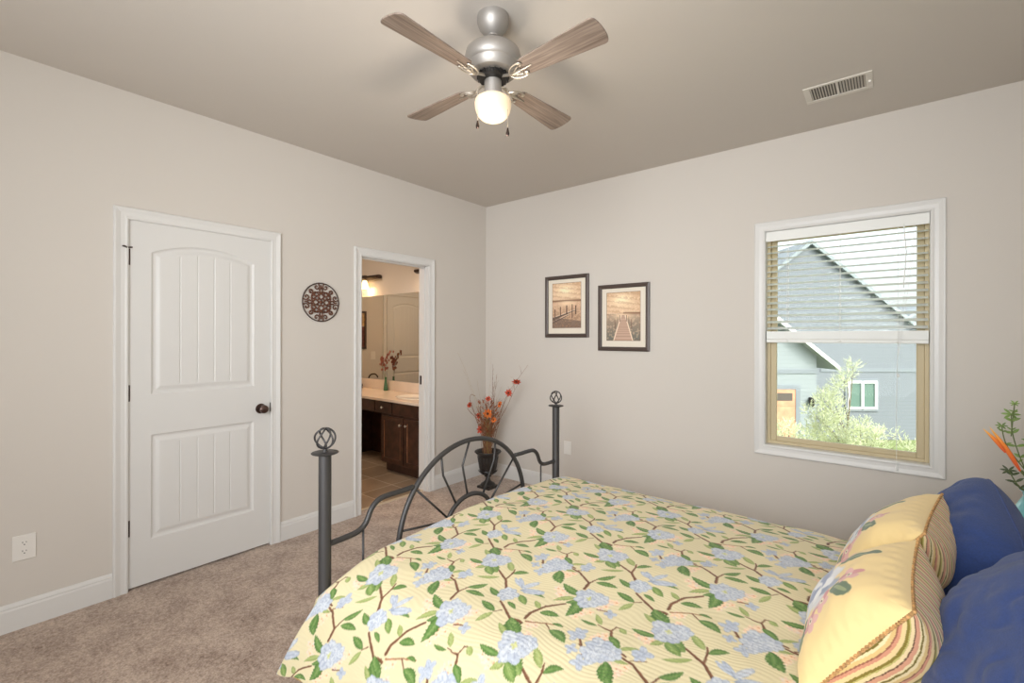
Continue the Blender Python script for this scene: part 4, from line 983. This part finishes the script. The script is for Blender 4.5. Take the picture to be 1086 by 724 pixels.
flatd(-.985, -.700, .612, .728, 'drawer', (-.845, .668)); flatd(-.685, -.300, .612, .728, 'false_front'); flatd(-.29, -.145, .612, .728, 'drawer', (-.22, .668)); flatd(-1.60, -1.0, .620, .728, 'apron'); flatd(-2.34, -1.73, .12, .728, 'door', (-1.78, .5))
CT = mat('cultured_marble', (232, 214, 196), .25, vary=(6, .05))
ct = MB().box(-2.40, -.13, VF-.018, vb, .735, .765).build('vanity_countertop', CT, None, bevel=.004); tag(ct, 'pale marble vanity countertop with backsplash in the bathroom', 'countertop')
MB().box(-2.40, -.13, vb-.020, vb, .765, .880).build('backsplash', CT, ct, bevel=.003)
for x in (-.62, -1.98):
    b = MB(); b.lathe([(1.0, 0), (1.05, .006), (.98, .008), (.90, .003), (.70, -.0), (.3, -.001), (0, -.001)], n=40); b.v = [(x+p[0]*.23, -.415+p[1]*.165, .766+p[2]) for p in b.v]; b.build('basin', mat('basin_white', (246, 240, 230), .12), ct, smooth=True)
mr = MB().box(-2.40, -.13, BY-.007, BY-.001, .884, 1.905).build('vanity_mirror', MIRROR, None); tag(mr, 'large frameless mirror above the bathroom countertop', 'mirror')
fc = thing('faucet', 'dark bronze arched faucet on the bathroom counter at the left', 'faucet', (-1.93, -.255, .765))
MB().lathe([(.026, 0), (.026, .006), (.014, .012), (.012, .06), (0, .062)], n=20).build('base', BRONZE, fc, auto=True)
MB().tube(spline([(0, 0, .05), (0, 0, .11), (.012, -.02, .150), (.035, -.06, .160), (.05, -.09, .135), (.052, -.095, .110)], 6), .009, 10).build('spout', BRONZE, fc, smooth=True)
for s in (-1, 1): MB().lathe([(.016, 0), (.016, .02), (.022, .03), (.018, .05), (0, .055)], (s*.07-.0, 0, 0), 16).build('handle', BRONZE, fc, auto=True)
ov = MB().lathe([(.026, 0), (.027, .01), (.023, .05), (.018, .09), (.013, .12), (.012, .15), (.015, .158), (.013, .158), (.009, .15), (.010, .12), (0, .11)], n=24)
BT = mat('green_bottle_glass', (74, 122, 84), .12, coat=.4)
ov.v = [(x-1.385, y-.232, z+.7652) for x, y, z in ov.v]; o = ov.build('bottle_vase', BT, None, smooth=True); tag(o, 'slim green glass bottle vase on the bathroom counter', 'vase')
orc = thing('orchid_stems', 'two reddish brown orchid sprays in the green bottle vase', 'flowers', (-1.385, -.232, .90)); ORC = mat('orchid_rust', (156, 92, 76), .7, vary=(60, .35))
r_ = random.Random(4)
for (dx, dy, h, bend) in ((.0, -.015, .34, .14), (-.03, -.03, .27, -.03)):
    P = spline([(0, 0, -.10), (dx*.3, dy*.5, .05), (dx+bend*.35, dy, h*.75), (dx+bend*1.0, dy, h)], 8); s_o = MB().tube(P, .0022, 6).build('stem', STG, orc, smooth=True); b = MB()
    for k in range(26):
        p = P[r_.randrange(int(len(P)*.45), int(len(P)*.93))]+Vector((r_.uniform(-.028, .028), r_.uniform(-.018, .018), r_.uniform(-.01, .01)))
        for j in range(5): a = 2*PI*j/5+k; b.leaf(p, (math.cos(a), .2, math.sin(a)), (0, -1, 0), .020, .012, .1, 3)
    b.build('blossoms', ORC, s_o, smooth=True)
SHADE = mat('amber_glass_shade', (255, 226, 180), .4, emis=((255, 214, 150), 3.0))
def vanity_light(x0, x1, label):
    xm = (x0+x1)/2; vl = thing('vanity_light', label, 'wall light', (xm, BY, 2.11)); w = (x1-x0)/2
    b = MB().tube([(-w, -.030, .02), (-w+.01, -.030, .02), (w-.01, -.030, .02), (w, -.030, .02)], [.040, .052, .052, .040], 20, flat=.5); b.box(-.09, .09, -.03, 0, -.04, .06); b.build('bar', BRONZE, vl, auto=True)
    for s in (-.42, .42):
        sh = MB().lathe([(.022, 0), (.030, -.02), (.048, -.075), (.058, -.10), (.054, -.10), (.044, -.073), (.020, -.01)], (s*w, -.085, -.015), 24).build('shade', SHADE, vl, smooth=True)
        MB().tube([(s*w, -.045, .0), (s*w, -.085, .0), (s*w, -.085, -.02)], .009, 8).build('arm', BRONZE, vl, smooth=True)
        lamp('vanity_bulb', 'POINT', (xm+s*w, BY-.085, 2.11-.135), 1.9, (1, .66, .36), radius=.03)
vanity_light(-2.36, -1.55, 'bronze vanity light bar with glass shades, left one above the bathroom mirror')
vanity_light(-.86, -.14, 'bronze vanity light bar mostly hidden by the doorway, right one above the mirror')
lamp('added_bathroom_fill', 'AREA', (-1.5, -1.5, 2.70), 20, (1, .77, .57), target=(-1.5, -1.5, 0), size=.5)  # unseen area light added to brighten the bathroom, no fixture modelled
# door and picture across the bathroom (seen in the mirror)
s2 = bpy.data.objects.new('door_2', slab.data); COL.objects.link(s2); s2.location = (BX+.012, -1.93, .01); struct(s2)
hinges(s2, -.004, (.33, 1.075, 1.825), BRONZE)
struct(casing('trim_7', 'x', BX, 1, [(-1.94, 0), (-1.94, 2.05), (-1.165, 2.05), (-1.165, 0)], CASP))
fp = thing('framed_picture', 'brown framed vertical picture seen in the bathroom mirror', 'picture', (BX, -.655, 1.50))
ring(MB(), -.15, .15, -.28, .28, .030, 0, .02)
b = MB(); b.box(0, .02, -.15, -.12, -.28, .28); b.box(0, .02, .12, .15, -.28, .28); b.box(0, .02, -.12, .12, -.28, -.25); b.box(0, .02, -.12, .12, .25, .28); b.build('frame', FRAMEM, fp, bevel=.002)
MB().box(0, .008, -.12, .12, .06, .25).build('upper_print', mat('tan_print', (196, 160, 116), .7, vary=(20, .3)), fp); MB().box(0, .008, -.12, .12, -.25, .05).build('lower_print', mat('maroon_print', (110, 62, 52), .7, vary=(30, .4)), fp)

# ------------------------------------------------------------------ outdoors
def wp(D, s, z, f=0): p = Vector((3.2366, -3.5519, 0))+fw*(D+f)+rt*s; return Vector((p.x, p.y, z))
def us(u, D): return (u-543)*D/492.38
def vz(v, D): return 1.4+(357.35-v)*D/492.38
GZ = -3.0
def siding(name, rgb, per=.15):
    m = mat(name, rgb, .7); nt = m.node_tree; b_ = nt.nodes['Principled BSDF']; tc = nt.nodes.new('ShaderNodeTexCoord'); sx = nt.nodes.new('ShaderNodeSeparateXYZ'); nt.links.new(tc.outputs['Object'], sx.inputs[0])
    a = nt.nodes.new('ShaderNodeMath'); a.operation = 'DIVIDE'; a.inputs[1].default_value = per; nt.links.new(sx.outputs['Z'], a.inputs[0])
    f = nt.nodes.new('ShaderNodeMath'); f.operation = 'FRACT'; nt.links.new(a.outputs[0], f.inputs[0])
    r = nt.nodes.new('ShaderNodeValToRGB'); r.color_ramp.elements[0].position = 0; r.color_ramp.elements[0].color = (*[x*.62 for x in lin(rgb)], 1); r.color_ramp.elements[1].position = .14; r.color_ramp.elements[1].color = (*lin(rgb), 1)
    nt.links.new(f.outputs[0], r.inputs[0]); nt.links.new(r.outputs[0], b_.inputs['Base Color'])
    bp = nt.nodes.new('ShaderNodeBump'); bp.inputs['Strength'].default_value = .4; bp.inputs['Distance'].default_value = .02; nt.links.new(f.outputs[0], bp.inputs['Height']); nt.links.new(bp.outputs[0], b_.inputs['Normal'])
    return m
LAWN = mat('lawn', (120, 132, 80), .9, vary=(2, .3))
struct(MB().box(-60, 60, .6, 90, GZ-.2, GZ).build('ground', LAWN))
hs_ = thing('neighbor_house', 'grey blue sided neighbouring house with a tall gable and orange garage door outside', 'house', tuple(wp(20, us(900, 20), GZ)), YAW)
# local axes after rotation: x = along rt, y = along fw
SID = siding('grey_blue_siding', (118, 123, 130)); SIDL = siding('pale_grey_siding', (140, 147, 150)); ROOF = mat('grey_shingles', (150, 156, 160), .9, vary=(8, .3)); WTR = mat('house_trim_white', (226, 228, 226), .6); GTR = mat('house_trim_grey', (120, 126, 132), .7)
D = 20; s0 = us(900, D); FSC = mat('grey_fascia', (138, 146, 150), .7)
def lu(u, D_): return us(u, D_)-s0
xa, za = lu(858, D), vz(258, D)-GZ; sl_ = .795
xr = lu(990, D); zr = za-(xr-xa)*sl_; xl = xa-(xr-xa); 
b = MB().prism([(xl, 0), (xr, 0), (xr, zr), (xa, za), (xl, zr)], 0, 9, 'y'); b.build('main_wall', SID, hs_)
for s in (-1, 1):
    x_e = xa+s*(xr-xa+.3); z_e = za-(xr-xa+.3)*sl_
    c = MB(); c.prism([(xa, za+.02), (x_e, z_e+.02), (x_e, z_e+.14), (xa, za+.14)], -.16, 9.3, 'y'); c.build('roof', ROOF, hs_)
    MB().prism([(xa, za-.03), (x_e, z_e-.03), (x_e, z_e+.15), (xa, za+.15)], -.19, -.161, 'y').build('fascia', FSC, hs_)
c = MB().box(lu(870, D), xr, -.03, .02, vz(393.5, D)-GZ, vz(389.5, D)-GZ); c.build('band_trim', GTR, hs_)
c = MB().box(xr, xr+9, 1.5, 9, 0, 2.9); c.build('rear_wall', SID, hs_)
# house window
wx0, wx1, wz0_, wz1_ = lu(898, D), lu(929.5, D), vz(433, D)-GZ, vz(403, D)-GZ
c = MB(); ring(c, wx0-.09, wx1+.09, wz0_-.09, wz1_+.09, .09, -.05, 0); c.build('window_trim', GTR, hs_)
wf = ring(MB(), wx0, wx1, wz0_, wz1_, .10, -.08, 0); wf.box((wx0+wx1)/2-.05, (wx0+wx1)/2+.05, -.08, 0, wz0_, wz1_); wf = wf.build('house_window', WTR, hs_)
MB().box(wx0+.05, wx1-.05, -.02, -.005, wz0_+.05, wz1_-.05).build('pane', mat('far_window_glass', (96, 120, 112), .1, spec=.8), wf)
# garage wing
Dg = 17; yg = Dg-D
xg1 = us(866, Dg)-s0; ze = vz(391, Dg)-GZ; xe_ = us(884.5, Dg)-s0; xg0 = xg1-7.0; xm_ = (xg0+xg1)/2; 
b = MB().prism([(xg0, 0), (xg1, 0), (xg1, ze+(xe_-xg1)*sl_), (xm_, ze+(xe_-xm_)*sl_), (xg0, ze+(xe_-xg1)*sl_)], yg, 0, 'y'); b.build('garage_wall', SIDL, hs_)
for s in (-1, 1):
    x_e = xm_+s*(xe_-xm_); zt = ze+(xe_-xm_)*sl_
    MB().prism([(xm_, zt), (x_e, ze), (x_e, ze+.12), (xm_, zt+.16)], yg-.30, .3, 'y').build('roof', ROOF, hs_)
    MB().prism([(xm_, zt-.02), (x_e, ze-.02), (x_e, ze+.13), (xm_, zt+.17)], yg-.34, yg-.30, 'y').build('fascia', WTR, hs_)
MB().box(xg0, xg1+.02, yg-.03, yg, ze-.15, ze-.0).build('band_trim', GTR, hs_)
gx1 = us(843.5, Dg)-s0; gz = vz(412, Dg)-GZ; gx0 = gx1-4.8
MB().box(gx1, gx1+.16, yg-.04, yg, 0, gz+.14).build('door_trim', GTR, hs_); MB().box(gx0-.16, gx1, yg-.04, yg, gz, gz+.14).build('door_trim', GTR, hs_)
gd = MB()
for k in range(4):
    for j in range(4): gd.box(gx0+j*1.2+.02, gx0+j*1.2+1.18, yg-.03, yg+.01, k*gz/4+.02, (k+1)*gz/4-.01)
gd.box(gx0, gx1, yg-.02, yg+.01, 0, gz); gd = gd.build('garage_door', mat('orange_wood_garage', (196, 140, 110), .6, vary=(4, .2)), hs_)
c = MB()
for j in range(4): c.box(gx0+j*1.2+.12, gx0+j*1.2+1.08, yg-.035, yg-.028, gz-.42, gz-.14)
c.build('garage_window', mat('garage_glass', (92, 84, 80), .2), gd)
c = MB().lathe([(0, .28), (.05, .25), (.10, .18), (.08, .0), (.04, -.06), (0, -.07)], (us(859, Dg)-s0, yg-.12, vz(428, Dg)-GZ), 8); c.box(us(859, Dg)-s0-.04, us(859, Dg)-s0+.04, yg-.12, yg, vz(424, Dg)-GZ, vz(424, Dg)-GZ+.12); c.build('porch_lantern', BLACK, hs_)
# small distant house to the right
h2 = thing('distant_house', 'small grey house roof far beyond the neighbouring house', 'house', tuple(wp(42, us(975, 42), GZ)), YAW)
MB().prism([(-5, 0), (5, 0), (5, 3.2), (0, 7.0), (-5, 3.2)], 0, 8, 'y').build('walls', SID, h2)
for s in (-1, 1): MB().prism([(0, 7.05), (s*5.5, 2.9), (s*5.5, 3.2), (0, 7.4)], -.5, 8.4, 'y').build('roof', ROOF, h2)

# feathery shrubs outside the window
def leaf_m(name, rgb):
    m = mat(name, rgb, .6, vary=(3, .3)); nt = m.node_tree; b_ = nt.nodes['Principled BSDF']; out = nt.nodes['Material Output']
    tr = nt.nodes.new('ShaderNodeBsdfTranslucent'); tr.inputs[0].default_value = (*lin(rgb), 1); mx = nt.nodes.new('ShaderNodeMixShader'); mx.inputs[0].default_value = .4
    nt.links.new(b_.outputs[0], mx.inputs[1]); nt.links.new(tr.outputs[0], mx.inputs[2]); nt.links.new(mx.outputs[0], out.inputs[0]); return m
FOL = leaf_m('pale_yellow_green_foliage', (208, 212, 178)); BARK = mat('grey_bark', (120, 108, 88), .9)
def tree(base, blobs, label, seed, nleaf, nm='feathery_tree'):
    """blobs: (s offset, f offset, z, radius) relative to the base; branches run to each and carry sprays of small leaves"""
    r_ = random.Random(seed); t = thing(nm, label, 'tree', base, YAW); tb = MB(); lf = MB()
    top = max(blobs, key=lambda q: q[2]); zb = 0
    trunk = spline([(0, 0, 0), (top[0]*.3, top[1]*.3, top[2]*.4), (top[0]*.8, top[1], top[2]*.8), (top[0], top[1], top[2])], 6); tb.tube(trunk, [.030*(1-.9*i/(len(trunk)-1)) for i in range(len(trunk))], 7)
    for (s, f, z, rad) in blobs:
        i = min(range(len(trunk)), key=lambda k: abs(trunk[k].z-max(.3, z-.6))); p0 = trunk[i]
        tb.tube(spline([p0, (p0+Vector((s, f, z)))/2+Vector((0, 0, .05)), (s, f, z)], 4), [.010, .009, .008, .007, .006, .005, .004, .004, .003], 5)
        for k in range(int(nleaf*rad*rad)):
            d = Vector((r_.gauss(0, 1), r_.gauss(0, 1), r_.gauss(0, 1))).normalized(); q = Vector((s, f, z))+d*rad*r_.random()**.5
            dr_ = (d+Vector((0, 0, .7))+Vector((r_.uniform(-.5, .5), r_.uniform(-.5, .5), r_.uniform(-.2, .4)))).normalized()
            tb_ = q
            for j in range(4):
                c = tb_+dr_*.028*j; sd = Vector((r_.uniform(-1, 1), r_.uniform(-1, 1), r_.uniform(0, .6)))
                lf.leaf(c, dr_+sd*.8, (r_.uniform(-1, 1), -1, r_.uniform(-1, 1)), r_.uniform(.035, .06), .014, .1, 2)
    tb.build('trunk', BARK, t, smooth=True); lf.build('foliage', FOL, t); return t
def bl_(Dt, u0, items): return [(us(u, Dt)-us(u0, Dt), f, vz(v, Dt)-GZ, r/492.38*Dt) for (u, v, r, f) in items]
Dt = 8.5
tree(tuple(wp(Dt, us(885, Dt), GZ)), bl_(Dt, 885, [(905, 388, 6, 0), (898, 396, 7, 0), (891, 408, 9, 0), (884, 420, 10, .1), (874, 424, 8, 0), (882, 434, 13, 0), (872, 446, 12, 0), (890, 448, 12, .1), (862, 436, 6, .1), (880, 462, 16, 0), (864, 462, 12, .1), (893, 468, 12, 0), (855, 470, 9, 0), (880, 482, 18, 0), (862, 488, 18, 0)]), 'tall spiky yellow green tree outside the window, its tip leaning right', 31, 3200)
tree(tuple(wp(Dt-.6, us(915, Dt-.6), GZ)), bl_(Dt-.6, 915, [(913, 450, 8, 0), (905, 460, 11, 0), (921, 458, 10, 0), (930, 461, 7, 0), (941, 459, 5, .1), (950, 461, 4, 0), (956, 467, 4, 0), (912, 474, 15, 0), (930, 474, 10, 0), (962, 476, 6, 0), (971, 474, 4, 0), (920, 488, 16, 0)]), 'low rounded shrub outside the window with a branch arching right', 32, 3200, 'feathery_shrub')
tree(tuple(wp(Dt-.4, us(835, Dt-.4), GZ)), bl_(Dt-.4, 835, [(828, 455, 6, 0), (837, 452, 6, 0), (844, 460, 7, 0), (832, 466, 9, 0), (820, 462, 8, 0), (846, 472, 8, 0), (834, 482, 13, 0)]), 'low yellow green shrub in front of the garage door outside', 33, 3200, 'feathery_shrub')
